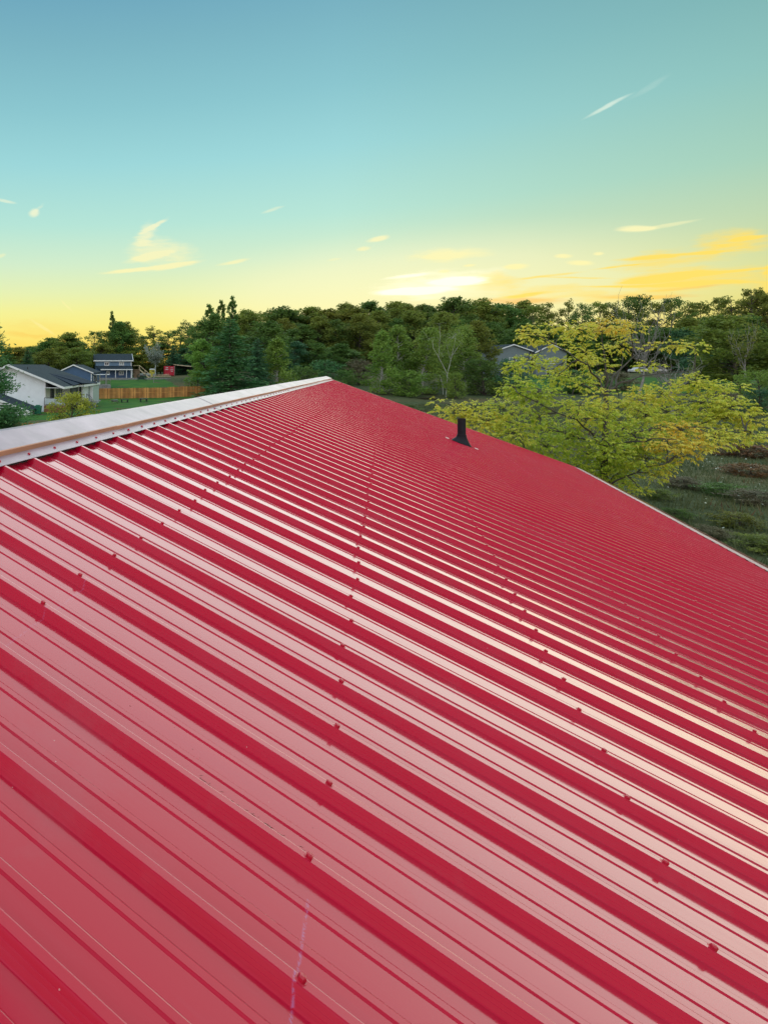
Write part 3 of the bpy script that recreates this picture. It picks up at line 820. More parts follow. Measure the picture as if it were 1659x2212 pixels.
fa.add([(-7.3, -0.41, RZH - 0.0), (0.3, -0.41, EZ - 0.10), (0.3, -0.41, EZ - 0.38), (-7.3, -0.41, RZH - 0.28), (-7.3, -0.355, RZH - 0.0), (0.3, -0.355, EZ - 0.10), (0.3, -0.355, EZ - 0.38), (-7.3, -0.355, RZH - 0.28)],
       [(0,1,2,3), (7,6,5,4), (0,4,5,1), (1,5,6,2), (2,6,7,3), (3,7,4,0)])
fa.add([(-7.301, -0.41, RZH), (-14.95, -0.41, EZ - 0.10), (-14.95, -0.41, EZ - 0.38), (-7.301, -0.41, RZH - 0.28), (-7.301, -0.355, RZH), (-14.95, -0.355, EZ - 0.10), (-14.95, -0.355, EZ - 0.38), (-7.301, -0.355, RZH - 0.28)],
       [(0,1,2,3), (7,6,5,4), (0,4,5,1), (1,5,6,2), (2,6,7,3), (3,7,4,0)])
fa.build("rake_board", M_trim, wh)
MB().box(0.26, 0.36, -0.35, 9.0, EZ - 0.36, EZ - 0.09).box(0.30, 0.90, 9.0, 9.1, EZ - 0.36, EZ - 0.09).box(1.0, 1.12, 9.1, LEN, EZ - 0.38, EZ - 0.09).build("eave_gutter", M_trim, wh)
MB().box(-2.44, 0.25, -0.3, 12, EZ - 0.25, EZ - 0.19).build("porch_ceiling", M_trim, wh)
window(wh, -8.55, 0.35, 2.1, 1.15, 1.75, '-y', M_dark, M_glassl, 0)
window(wh, -2.45, 4.2, 2.3, 1.9, 1.9, '+x', M_dark, M_glass, 0)
window(wh, -2.45, 8.4, 2.3, 3.4, 1.9, '+x', M_dark, M_glassl, 1)
window(wh, -1.0, 12.0, 2.0, 1.15, 2.0, '-y', M_dark, M_glassl, 0)
window(wh, -0.08, 12.0, 2.0, 0.3, 2.2, '-y', M_dark, M_glass, 0, 0.06)
dk = MB(); dk.box(-2.44, 0.55, -0.2, 11.9, 1.0, 1.12)
dk.build("deck_floor", M_deck, wh)
sk = MB()
for k in range(20): sk.box(-2.44 + k * 0.149, -2.44 + k * 0.149 + 0.138, -0.26, -0.205, 0.02, 0.99)
sk.build("deck_skirt", M_brown, wh, kind='stuff')
rl = MB()
rl.beam((-2.4, -0.15, 2.03), (0.5, -0.15, 2.03), 0.06); rl.beam((0.5, -0.15, 2.03), (0.5, 11.9, 2.03), 0.06)
for x in (-2.4, -0.95, 0.5): rl.beam((x, -0.15, 1.12), (x, -0.15, 2.0), 0.06)
for y in (2, 4, 6, 8, 10): rl.beam((0.5, y, 1.12), (0.5, y, 2.0), 0.05)
rl.build("railing", M_dark, wh)
pg = MB(); pg.box(-2.3, 0.4, -0.155, -0.145, 1.2, 1.95); pg.build("railing_panel", mat("pale_railing_panel", (0.45, 0.52, 0.52), 0.3, 0.1, 2), wh)
st = MB()
for k in range(5): st.box(1.05, 2.2, 13.0 - k * 0.30, 13.28 - k * 0.30, 0.85 - k * 0.2, 0.9 - k * 0.2)
st.beam((1.0, 13.3, 0.9), (1.0, 11.4, 0.0), 0.08, 0.3); st.beam((2.2, 13.3, 0.9), (2.2, 11.4, 0.0), 0.08, 0.3)
st.beam((1.0, 13.3, 1.9), (2.3, 11.0, 0.9), 0.08); st.beam((0.6, 13.6, 2.0), (2.0, 11.2, 0.9), 0.08)
for x, y in ((1.0, 13.3), (2.3, 11.0), (0.6, 13.6)): st.beam((x, y, 0), (x, y, 2.0 if y > 12 else 1.0), 0.1)
st.box(0.4, 2.3, 13.35, 16.3, 0.80, 0.92)
st.build("side_steps", M_greyw, wh)
MB().box(-2.52, -2.36, 0.24, 0.346, 0.0, rz_(2.45) - .25).build("corner_trim", M_trim, wh)
MB().lathe([(0.06, 0.0), (0.06, 0.6)], 8, (-5.6, 3.0, 5.5)).build("roof_vent", M_dark, wh)
MB().box(-6.5, -6.2, 0.25, 0.345, 2.9, 3.2).build("wall_vent", M_greyw, wh)
# small lean-to entry in front of the gable wall
lt = thing("entry_lean_to", (-5.0, 78.4, 0), -math.atan2(0.239, 0.971), "small white lean-to with dark sloping roof below the white house window", "lean-to")
m_ = MB(); m_.add([(-3.6, 0, -.1), (1.6, 0, -.1), (1.6, 0, 0.75), (-3.6, 0, 2.55), (-3.6, 4.4, -.1), (1.6, 4.4, -.1), (1.6, 4.4, 0.75), (-3.6, 4.4, 2.55)],
                 [(0,1,2,3), (7,6,5,4), (0,4,5,1), (1,5,6,2), (2,6,7,3), (3,7,4,0)])
m_.build("wall", M_white, lt)
MB().slab([(-3.9, -0.3, 2.86), (2.1, -0.3, 0.78), (2.1, 4.6, 0.78), (-3.9, 4.6, 2.86)], 0.14).build("roof", M_shingle, lt)
MB().slab([(-3.9, -0.38, 2.80), (2.15, -0.38, 0.70), (2.15, -0.305, 0.70), (-3.9, -0.305, 2.80)], 0.24).build("fascia", M_trim, lt)

# --- bins
gb = thing("garbage_bin", tuple(at(83, 890, 81.0)), -0.2, "green lidded plastic bin standing at the white house corner", "bin")
gb.location.z = g(gb.location.x, 81)
MB().add([(-.36,-.36,0.08),(.36,-.36,0.08),(.36,.36,0.08),(-.36,.36,0.08),(-.44,-.44,1.02),(.44,-.44,1.02),(.44,.44,1.02),(-.44,.44,1.02)],
         [(0,3,2,1),(4,5,6,7),(0,1,5,4),(1,2,6,5),(2,3,7,6),(3,0,4,7)]).build("body", M_green, gb, bevel=0.03)
MB().box(-.47, .47, -.48, .47, 1.022, 1.10).box(-.25, .25, -.3, .3, 1.102, 1.22).build("lid", M_green, gb, bevel=0.02)
MB().lathe([(0.1, 0), (0.1, 0.06)], 10, (-0.3, 0.42, 0.0)).lathe([(0.1, 0), (0.1, 0.06)], 10, (0.3, 0.42, 0.0)).build("wheels", M_dark, gb)
bb = thing("storage_tub", (1.03 - 0.971 * 1.15 + 0.2, 83.0 + 0.9, 1.12), -0.24, "blue plastic tub on the porch deck of the white house", "tub")
MB().add([(-.3,-.25,0),(.3,-.25,0),(.3,.25,0),(-.3,.25,0),(-.38,-.3,.62),(.38,-.3,.62),(.38,.3,.62),(-.38,.3,.62)],
         [(0,3,2,1),(4,5,6,7),(0,1,5,4),(1,2,6,5),(2,3,7,6),(3,0,4,7)]).build("body", M_bluep, bb, bevel=0.02)
MB().box(-.40, .40, -.32, .32, .622, .68).build("lid", M_whitep, bb)
bb.location.z = 1.12

# --- two low dark tables, a wheelbarrow
for (px, py, lab) in ((270, 869, "dark low table on the lawn, nearer the white house steps"), (311, 867, "dark low table on the lawn, farther right by the cedar fence")):
    p = at(px, py, 106.5)
    t_ = thing("low_table", (p.x, p.y, g(p.x, p.y)), 0.1, lab, "table")
    MB().box(-.62, .62, -.4, .4, .52, .60).build("table_top", M_dgreen, t_, bevel=0.01)
    for sx in (-1, 1):
        for sy in (-1, 1):
            MB().box(sx * .5 - .06, sx * .5 + .06, sy * .3 - .05, sy * .3 + .05, 0, .518).build("leg", M_dgreen, t_)
p = at(248, 870, 104)
wb = thing("wheelbarrow", (p.x, p.y, g(p.x, p.y)), 0.5, "pale wheelbarrow parked on the lawn beside the house steps", "wheelbarrow")
MB().add([(-.3,-.2,.35),(.3,-.2,.35),(.3,.2,.35),(-.3,.2,.35),(-.5,-.33,.65),(.6,-.33,.7),(.6,.33,.7),(-.5,.33,.65)],
         [(0,3,2,1),(0,1,5,4),(1,2,6,5),(2,3,7,6),(3,0,4,7)]).build("tray", M_metal, wb)
w_ = MB(); n_ = 14
w_.tube([(0.75 + .2 * math.cos(2*PI*k/n_), 0, .2 + .2 * math.sin(2*PI*k/n_)) for k in range(n_ + 1)], 0.035, 6); w_.build("wheel", M_dark, wb)
for s_ in (-1, 1): MB().tube([(0.75, s_*.06, .2), (0.1, s_*.2, .38), (-1.1, s_*.3, .62)], 0.02, 6).tube([(-.35, s_*.22, .45), (-.4, s_*.25, 0)], 0.02, 6).build("handle", M_stair, wb)

# --- cedar fences, panel by panel
def fence(name, a, b_, hgt, lab, seed, pw=2.44, gap_ok=True):
    a = Vector(a); b_ = Vector(b_); L_ = (b_ - a).length; n = max(1, round(L_ / pw)); ang = math.atan2(b_.y - a.y, b_.x - a.x)
    f = thing(name, (a.x, a.y, 0), ang, lab, "fence")
    r5 = random.Random(seed); w = L_ / n
    for k in range(n):
        wx = a.x + (b_.x - a.x) * (k + .5) / n; wy = a.y + (b_.y - a.y) * (k + .5) / n
        z = g(wx, wy); m_ = MB(); x = k * w + 0.06
        while x < (k + 1) * w - 0.1:
            bw_ = r5.uniform(0.125, 0.15)
            m_.box(x, min(x + bw_, (k + 1) * w - 0.02), -0.015 + r5.uniform(-.006, .006), 0.012, z - 0.05 + r5.uniform(0, .05), z + hgt + r5.uniform(-.02, .02)); x += bw_ + 0.012
        put("fence_panel", m_.mesh("fence_panel", M_cedar), f)
        MB().box(k * w + .05, (k + 1) * w - .05, 0.02, 0.06, z + .35, z + .44).box(k * w + .05, (k + 1) * w - .05, 0.02, 0.06, z + hgt * .5, z + hgt * .5 + .09).box(k * w + .05, (k + 1) * w - .05, 0.02, 0.06, z + hgt - .35, z + hgt - .26).box(k * w + .05, (k + 1) * w - .05, -0.05, -0.022, z + hgt * .52, z + hgt * .52 + .07).build("rail", M_cedar, f)
    for k in range(n + 1):
        wx = a.x + (b_.x - a.x) * k / n; wy = a.y + (b_.y - a.y) * k / n
        MB().box(k * w - .045, k * w + .045, 0.062, 0.15, g(wx, wy) - .1, g(wx, wy) + hgt + .04).build("post", M_cedar, f)
    return f
pa, pb = at(196, 0, 113.0), at(446, 0, 116.0)
fence("cedar_fence", (pa.x, pa.y, 0), (pb.x, pb.y, 0), 1.86, "long new cedar board fence across the lawn below the blue house", 1)
pa, pb = at(30, 0, 58.0), at(135, 0, 56.0)
fence("cedar_fence", (pa.x, pa.y, 0), (pb.x, pb.y, 0), 1.05, "short low brown board fence just behind the ridge, below the yellow bush", 2)

# --- blue house
def hz(px, py, Y): return at(px, py, Y).z
Yb = 150.0
xb0, xb1 = at(207.5, 0, Yb).x, at(313, 0, Yb).x - 0.0
xb1 = at(284.5, 0, Yb).x
zb = 3.0
bh = thing("blue_house", (xb0, Yb, zb), -0.03, "two-storey blue house with white trim and a porch, beyond the cedar fence", "house")
Wd = xb1 - xb0; Dp = 6.0
MB().box(0, Wd, 0, Dp, 0.35, 2.75).build("wall", M_blue, bh)
up = MB(); up.add([(0.02, 0.02, 2.751), (Wd - .02, 0.02, 2.751), (Wd - .02, Dp - .02, 2.751), (0.02, Dp - .02, 2.751), (0.02, 0.02, 4.55), (Wd - .02, 0.02, 4.55), (Wd - .02, Dp - .02, 4.55), (0.02, Dp - .02, 4.55), (Wd - .02, Dp / 2, 5.85), (0.02, Dp / 2, 5.85)],
       [(0,3,2,1), (0,1,5,4), (2,3,7,6), (1,2,6,8,5), (3,0,4,9,7), (4,5,8,9), (6,7,9,8)])
up.build("wall", M_blue2, bh, label="lighter grey-blue upper wall")
r_ = MB(); r_.slab([(-.45, -.5, 4.52), (Wd + .35, -.5, 4.52), (Wd + .35, Dp / 2, 6.12), (-.45, Dp / 2, 6.12)], .14)
r_.slab([(-.45, Dp + .5, 4.52), (Wd + .35, Dp + .5, 4.52), (Wd + .35, Dp / 2, 6.12), (-.45, Dp / 2, 6.12)], .14)
r_.build("roof", M_shingle, bh)
MB().box(-.5, Wd + .38, -.58, -.502, 4.30, 4.54).build("fascia", M_trim, bh)
rk = MB()
for y0, y1 in ((-.5, Dp / 2), (Dp + .5, Dp / 2)):
    rk.add([(Wd + .352, y0, 4.54), (Wd + .352, y1, 6.16), (Wd + .352, y1, 5.9), (Wd + .352, y0, 4.28), (Wd + .44, y0, 4.54), (Wd + .44, y1, 6.16), (Wd + .44, y1, 5.9), (Wd + .44, y0, 4.28)],
           [(0,1,2,3), (7,6,5,4), (0,4,5,1), (1,5,6,2), (2,6,7,3), (3,7,4,0)])
rk.build("rake_board", M_trim, bh)
MB().slab([(1.1, -2.0, 2.45), (Wd + .1, -2.0, 2.45), (Wd + .1, -.003, 3.25), (-.2, -.003, 3.25)], .1).build("porch_roof", M_shingle, bh)
MB().box(1.05, Wd + .12, -2.08, -2.002, 2.25, 2.47).build("porch_fascia", M_trim, bh)
MB().box(0.3, Wd + 1.2, -2.0, -.003, 0.18, 0.34).box(0.3, Wd + 1.2, -2.1, -2.003, 0.10, 0.32).build("porch_deck", M_greyw, bh)
for x in (4.55, 7.1, 8.35): MB().box(x - .07, x + .07, -1.95, -1.81, .345, 2.3).build("porch_post", M_trim, bh)
MB().box(Wd - .16, Wd + .03, -.06, -.003, .35, 4.4).build("corner_trim", M_trim, bh)
window(bh, 2.62, 0.02, 3.72, 1.15, .86, '-y', M_trim, M_glass, 1, .15)
window(bh, 6.10, 0.02, 3.76, 1.15, .86, '-y', M_trim, M_glassl, 1, .15)
window(bh, 6.05, 0, 1.55, 1.15, 1.0, '-y', M_trim, M_glassl, 1, .12)
window(bh, 2.9, 0, 1.6, .8, .7, '-y', M_trim, M_glassl, 0, .1)
window(bh, Wd + 0.0, 1.6, 3.6, .5, 1.6, '+x', M_trim, M_trim, 0, .1)
ss = thing("wooden_stairs", (xb0 + Wd + 0.5, Yb - 1.0, zb), 0, "brown wooden stairs and landing rising beside the blue house gable", "stairs")
a_ = MB()
MB().box(0.0, 1.5, 0.8, 2.6, 2.30, 2.42).build("landing", M_stair, ss)
for k in range(10): a_.box(1.52 + k * .26, 1.82 + k * .26, 0.9, 1.9, 2.12 - k * .22, 2.17 - k * .22)
a_.build("treads", M_stair, ss)
for yy_ in (0.85, 1.95):
    MB().beam((1.5, yy_, 2.3), (4.2, yy_, 0.0), .06, .25).build("stringer", M_lum, ss)
    MB().beam((1.5, yy_, 3.3), (4.2, yy_, 1.0), .07).beam((1.5, yy_, 2.3), (1.5, yy_, 3.3), .08).beam((4.2, yy_, 0), (4.2, yy_, 1.0), .08).beam((2.8, yy_, 1.2), (2.8, yy_, 2.15), .06).beam((0.0, yy_, 3.3), (1.5, yy_, 3.3), .07).build("handrail", M_lum, ss)
for x, y in ((.1, .9), (1.4, .9), (.1, 2.5), (1.4, 2.5)): MB().beam((x, y, 0), (x, y, 2.3), .12).build("post", M_stair, ss)
MB().beam((0.1, .9, .3), (1.4, .9, 2.2), .08).beam((1.4, .86, .3), (.1, .86, 2.2), .08).build("brace", M_stair, ss)
MB().box(0.1, 1.4, 1.0, 1.05, 0.3, 2.28).build("lattice", M_stair, ss)

# --- blue garage wing, gable end towards us
Yg = 124.0
p = at(198.5, 0, Yg)
zg = g(at(170, 0, Yg).x, Yg)
gw = thing("blue_garage", (p.x, Yg, 0), -0.25, "dark blue gabled garage with white trim, peeking over the white house roof", "garage")
pk = (-3.55, hz(165, 787.5, Yg)); le_ = (-6.7, hz(140, 800, Yg)); re_ = (0, hz(198, 803.5, Yg))
MB().add([(le_[0], 0, zg - .2), (0, 0, zg - .2), (0, 0, re_[1] - .1), (pk[0], 0, pk[1] - .15), (le_[0], 0, re_[1] - .1), (le_[0], 9, zg - .2), (0, 9, zg - .2), (0, 9, re_[1] - .1), (pk[0], 9, pk[1] - .15), (le_[0], 9, re_[1] - .1)],
         [(0,1,2,3,4), (9,8,7,6,5), (0,5,6,1), (1,6,7,2), (2,7,8,3), (3,8,9,4), (4,9,5,0)]).build("wall", M_blue, gw)
r_ = MB(); r_.slab([(pk[0], -.3, pk[1]), (.4, -.3, re_[1] - .12), (.4, 9.3, re_[1] - .12), (pk[0], 9.3, pk[1])], .12)
r_.slab([(pk[0], -.3, pk[1]), (le_[0] - .4, -.3, re_[1] - .12), (le_[0] - .4, 9.3, re_[1] - .12), (pk[0], 9.3, pk[1])], .12); r_.build("roof", M_shingle, gw)
r_ = MB()
for xe in (.45, le_[0] - .45):
    r_.add([(pk[0], -.38, pk[1] + .02), (xe, -.38, re_[1] - .12), (xe, -.38, re_[1] - .34), (pk[0], -.38, pk[1] - .2), (pk[0], -.303, pk[1] + .02), (xe, -.303, re_[1] - .12), (xe, -.303, re_[1] - .34), (pk[0], -.303, pk[1] - .2)],
           [(0,1,2,3), (7,6,5,4), (0,4,5,1), (1,5,6,2), (2,6,7,3), (3,7,4,0)])
r_.build("rake_board", M_trim, gw)
MB().box(-.1, .05, -.05, -.003, zg, re_[1] - .3).build("corner_trim", M_trim, gw)
window(gw, 0, 2.2, re_[1] - 1.3, .8, 1.0, '+x', M_trim, M_glass, 0, .1)
window(gw, 0, 5.0, re_[1] - 1.3, 1.2, 1.6, '+x', M_trim, M_glass, 0, .15)
# side deck with its tall post
dkk = thing("side_deck", (at(203, 0, 126).x, 126, g(at(215, 0, 126).x, 126)), -0.05, "weathered grey side deck with railings and a tall post beside the blue garage", "deck")
MB().box(0, 3.4, 0, 6, .85, .97).build("deck_floor", M_greyw, dkk)
MB().box(0.0, 3.4, -.06, -.003, 0.05, .84).build("deck_skirt", M_greyw, dkk)
rr_ = MB(); rr_.beam((0, 0, 1.95), (3.4, 0, 1.95), .08)
for k in range(12): rr_.beam((.15 + k * .29, 0, 1.0), (.15 + k * .29, 0, 1.93), .07)
rr_.build("railing", M_deck, dkk)
MB().box(2.35, 2.6, -.35, -.1, -.1, 3.3).build("post", M_greyw, dkk)
MB().box(-.2, 3.2, -.3, 3.0, 3.02, 3.12).build("awning", M_trim, dkk)
for (x, h) in ((0.4, 3.0), (1.3, 3.0)): MB().box(x - .12, x + .12, 2.5, 2.62, .97, h).build("door_trim", M_trim, dkk)

# --- yard things beside the blue house
def gplace(px, Y):
    x = at(px, 0, Y).x
    return (x, Y, g(x, Y))
sc_ = thing("shipping_container", gplace(366.5, 161), -0.12, "red shipping container with white lettering on its doors, at the wood's edge", "container")
MB().box(-1.22, 1.22, 0.0, 6.0, 0.12, 2.5).build("body", M_redc, sc_, bevel=0.02)
for s_ in (-1, 1):
    d = MB(); d.box(s_ * .61 - .57, s_ * .61 + .57, -.06, -.004, .2, 2.42)
    for k in range(5): d.box(s_ * .61 - .5, s_ * .61 + .5, -.085, -.062, .35 + k * .42, .40 + k * .42)
    d_ = d.build("container_door", M_redc, sc_)
    m_ = MB()
    for bx_, bz_, w_b, h_b in ((0, 2.02, .62, .20), (-.02, 1.55, .85, .22), (.05, 1.18, .5, .10)):
        if s_ < 0: m_.box(s_*.61 + bx_ - w_b/2, s_*.61 + bx_ + w_b/2, -.092, -.088, bz_, bz_ + h_b) if bz_ > 1.3 else None
        else: m_.box(s_*.61 + bx_ - w_b/2, s_*.61 + bx_ + w_b/2, -.092, -.088, bz_ - (.08 if bz_ < 1.9 else 0), bz_ + h_b * .55)
    if s_ < 0: m_.box(-.95, -.72, -.092, -.088, .40, .58)
    m_.build("lettering", M_whitep, d_)
    for xx in (.25, .95): MB().tube([(s_ * xx, -.11, .2), (s_ * xx, -.11, 2.42)], .02, 6).build("lock_bar", M_redc, d_)
MB().box(1.225, 1.28, -.05, .05, .12, 2.5).build("corner_post", M_whitep, sc_)
pt = thing("portable_toilet", gplace(330.8, 158), 0.1, "yellow portable toilet with a pale roof left of the red container", "portable toilet")
MB().box(-.58, .58, 0, 1.15, .1, 1.95).build("cabin", M_yel, pt, bevel=0.03)
MB().box(-.42, .42, -.05, -.004, .2, 1.75).build("door", M_yel, pt, bevel=0.01)
MB().add([(-.62, -.04, 1.955), (.62, -.04, 1.955), (.62, 1.2, 1.955), (-.62, 1.2, 1.955), (-.45, .15, 2.2), (.45, .15, 2.2), (.45, 1, 2.2), (-.45, 1, 2.2)],
         [(0,3,2,1),(4,5,6,7),(0,1,5,4),(1,2,6,5),(2,3,7,6),(3,0,4,7)]).build("roof", M_trim, pt)
MB().box(-.3, .3, -.08, -.055, 1.5, 1.72).build("vent", M_dark, pt)
lp = thing("lumber_pile", gplace(347, 157), 0.05, "untidy pile of pale lumber between the yellow toilet and container", "lumber pile")
r6 = random.Random(2)
for k in range(16):
    x, z = r6.uniform(-1.4, 1.8), .08 + .07 * (k // 2) * (1 if k < 14 else .6)
    l_ = r6.uniform(.8, 1.8); a_ = r6.gauss(0, .3)
    MB().beam((x - l_/2 * math.cos(a_), r6.uniform(0, 1), z), (x + l_/2 * math.cos(a_), r6.uniform(0, 1) + math.sin(a_), z + r6.uniform(0, .35)), .14, .07).build("plank", M_lum, lp)
MB().beam((-2.4, -.4, .10), (2.6, -.5, .22), .25, .12).build("plank", M_lum, lp, label="long pale plank lying in front")
# low open shed with a pale fascia, at the edge of the trees
sh = thing("open_shed", gplace(398, 166), -0.06, "low dark open shed with a pale sloping roof edge, right of the red container", "shed")
MB().slab([(-2.6, 0, 2.75), (3.0, 0, 2.15), (3.0, 4, 2.35), (-2.6, 4, 2.95)], .1).build("roof", M_shingle, sh)
MB().add([(-2.7, -.08, 2.82), (3.1, -.08, 2.20), (3.1, -.08, 1.98), (-2.7, -.08, 2.60), (-2.7, -.01, 2.82), (3.1, -.01, 2.20), (3.1, -.01, 1.98), (-2.7, -.01, 2.60)], [(0,1,2,3), (7,6,5,4), (0,4,5,1), (1,5,6,2), (2,6,7,3), (3,7,4,0)]).build("fascia", M_lum, sh)
MB().box(-2.4, 2.8, 3.7, 3.8, 0, 2.2).build("wall", M_dark, sh)
for x in (-2.3, 2.7): MB().box(x - .06, x + .06, .1, .22, 0, 2.55 - (x + 2.3) * .1).build("post", M_stair, sh)
# flatbed / low wall and clutter by the stairs
rw = thing("retaining_wall", gplace(268, 146.5), 0.0, "low grey stone retaining wall in front of the blue house", "wall")
for k in range(26):
    for q in range(2):
        MB().box(-5.6 + k * .62 + q * .3, -5.6 + k * .62 + q * .3 + .59, -.02 * q + r6.uniform(-.02, .02), .3 + .0 * q, -.1 + q * .33, .21 + q * .33 - .01).build("stone", M_greyw, rw)
tr_ = thing("utility_trailer", gplace(313, 155), 0.0, "dark flat trailer with pale top parked left of the yellow toilet", "trailer")
MB().box(-1.9, 1.5, 0, 2, .5, .62).build("bed", M_dark, tr_); MB().box(-1.9, 1.5, -.04, -.003, .62, 1.15).build("side_board", M_greyw, tr_); MB().box(-1.9, 1.5, -.08, -.045, 1.0, 1.2).build("top_rail", M_trim, tr_)
for x in (-.8, .6): MB().tube([(x + .33 * math.cos(2*PI*k/12), -.1, .33 + .33 * math.sin(2*PI*k/12)) for k in range(13)], .09, 6).build("wheel", M_dark, tr_)
MB().beam((-1.9, 1, .5), (-2.6, 1, .4), .1).build("drawbar", M_dark, tr_)
bp_ = thing("post_with_box", gplace(332.5, 138), 0.0, "thin pale post with a small box on the far lawn above the fence", "post")
MB().box(-.06, .06, 0, .12, 0, 1.9).build("post", M_greyw, bp_); MB().box(-.18, .18, -.12, -.004, 1.55, 1.95).build("box", M_metal, bp_)
sw = thing("garden_swing", gplace(307, 142), 0.1, "dark frame garden swing on the lawn below the wooden stairs", "swing")
for sx in (-.9, .9):
    MB().beam((sx, -.6, 0), (sx, 0, 1.5), .07).beam((sx, .6, 0), (sx, 0, 1.5), .07).build("frame_leg", M_dgreen, sw)
MB().beam((-1.0, 0, 1.5), (1.0, 0, 1.5), .08).build("top_bar", M_dgreen, sw); MB().box(-.7, .7, -.25, .25, .4, .46).box(-.7, .7, .25, .3, .46, .95).build("seat", M_dgreen, sw)
MB().beam((-.65, 0, .46), (-.65, 0, 1.46), .03).beam((.65, 0, .46), (.65, 0, 1.46), .03).build("hanger", M_dark, sw)

# --- grey house behind the yellow tree, two gables
gh_ = thing("grey_house", gplace(1146, 156), 0.05, "grey house with two white-edged gables, seen through the yellow tree", "house")
zb_ = gh_.location.z
for (c, w2, top, eav, y0, lab) in ((-4.6, 4.4, 745, 758, 0.0, None), (4.2, 3.9, 745, 761, -1.2, None)):
    zt_ = hz(1146, top, 156) - zb_; ze = hz(1146, eav, 156) - zb_
    MB().add([(c - w2, y0, -.3), (c + w2, y0, -.3), (c + w2, y0, ze), (c, y0, zt_), (c - w2, y0, ze), (c - w2, y0 + 9, -.3), (c + w2, y0 + 9, -.3), (c + w2, y0 + 9, ze), (c, y0 + 9, zt_), (c - w2, y0 + 9, ze)],
             [(0,1,2,3,4), (9,8,7,6,5), (0,5,6,1), (1,6,7,2), (2,7,8,3), (3,8,9,4), (4,9,5,0)]).build("wall", M_greyhouse, gh_)
    r_ = MB(); k = MB()
    for sg in (-1, 1):
        r_.slab([(c, y0 - .4, zt_ + .15), (c + sg * (w2 + .5), y0 - .4, ze), (c + sg * (w2 + .5), y0 + 9.2, ze), (c, y0 + 9.2, zt_ + .15)], .12)
        k.add([(c, y0 - .5, zt_ + .18), (c + sg * (w2 + .55), y0 - .5, ze), (c + sg * (w2 + .55), y0 - .5, ze - .26), (c, y0 - .5, zt_ - .08), (c, y0 - .41, zt_ + .18), (c + sg * (w2 + .55), y0 - .41, ze), (c + sg * (w2 + .55), y0 - .41, ze - .26), (c, y0 - .41, zt_ - .08)],
              [(0,1,2,3), (7,6,5,4), (0,4,5,1), (1,5,6,2), (2,6,7,3), (3,7,4,0)])
    r_.build("roof", M_shingle, gh_); k.build("rake_board", M_trim, gh_)
    window(gh_, c, y0, ze - 2.2, 1.8, 1.3, '-y', M_trim, M_glassl, 1, .12)
    window(gh_, c - .4, y0, ze - 5.0, 1.8, 1.3, '-y', M_trim, M_glass, 1, .12)
MB().box(-.6, .6, .0, .05, 3.2, hz(1146, 764, 156) - zb_).build("garage_panel", M_palewall, gh_)

# --- two white cars nose to tail behind the far lawn
def car(px, Y, rot, lab, van=False):
    t_ = thing("parked_car", gplace(px, Y), rot, lab, "car", "white cars beyond the field")
    L2 = 2.3
    prof_ = [(-2.3, .35), (-2.32, .75), (-2.1, .92), (-1.35, 1.0), (-.75, 1.45), (.75, 1.5), (1.55, 1.02), (2.15, .92), (2.3, .7), (2.3, .35)]
    m_ = MB(); n_ = len(prof_); vs = []
    for y, ins in ((-.86, .0), (-.70, .12), (.70, .12), (.86, .0)):
        for x, z in prof_:
            vs.append((x, y if z < 1.05 else y * .86, z if ins == 0 or z < 1.05 else z + .03))
    fs = [tuple(range(n_)), tuple(reversed(range(3 * n_, 4 * n_)))]
    for r_ in range(3): fs += [(r_ * n_ + i, r_ * n_ + (i + 1) % n_, (r_ + 1) * n_ + (i + 1) % n_, (r_ + 1) * n_ + i) for i in range(n_)]
    m_.add(vs, fs); m_.build("body", mat("white_car_paint", (0.78, 0.80, 0.80), 0.25, 0.03, 1), t_)
    for sg in (-1, 1):
        MB().add([(-1.15, sg * .80, 1.03), (1.3, sg * .80, 1.03), (.68, sg * .77, 1.40), (-.72, sg * .77, 1.38), (-1.15, sg * .87, 1.03), (1.3, sg * .87, 1.03), (.68, sg * .76, 1.42), (-.72, sg * .76, 1.40)],
                 [(4,5,6,7), (0,1,5,4), (1,2,6,5), (2,3,7,6), (3,0,4,7)]).build("side_window", M_glass, t_)
    for x in (-1.4, 1.4):
        for y in (-.84, .84):
            w_ = MB(); w_.tube([(x, y - .1, .32), (x, y + .1, .32)], .32, 16); ww = w_.build("wheel", M_dark, t_)
            MB().tube([(x, y - .11, .32), (x, y + .11, .32)], .17, 12).build("rim", M_metal, ww)
    return t_
car(1379, 171, 0.05, "white car parked beyond the field, the left of the pair")
car(1415, 172.5, -0.04, "white car parked beyond the field, the right of the pair")

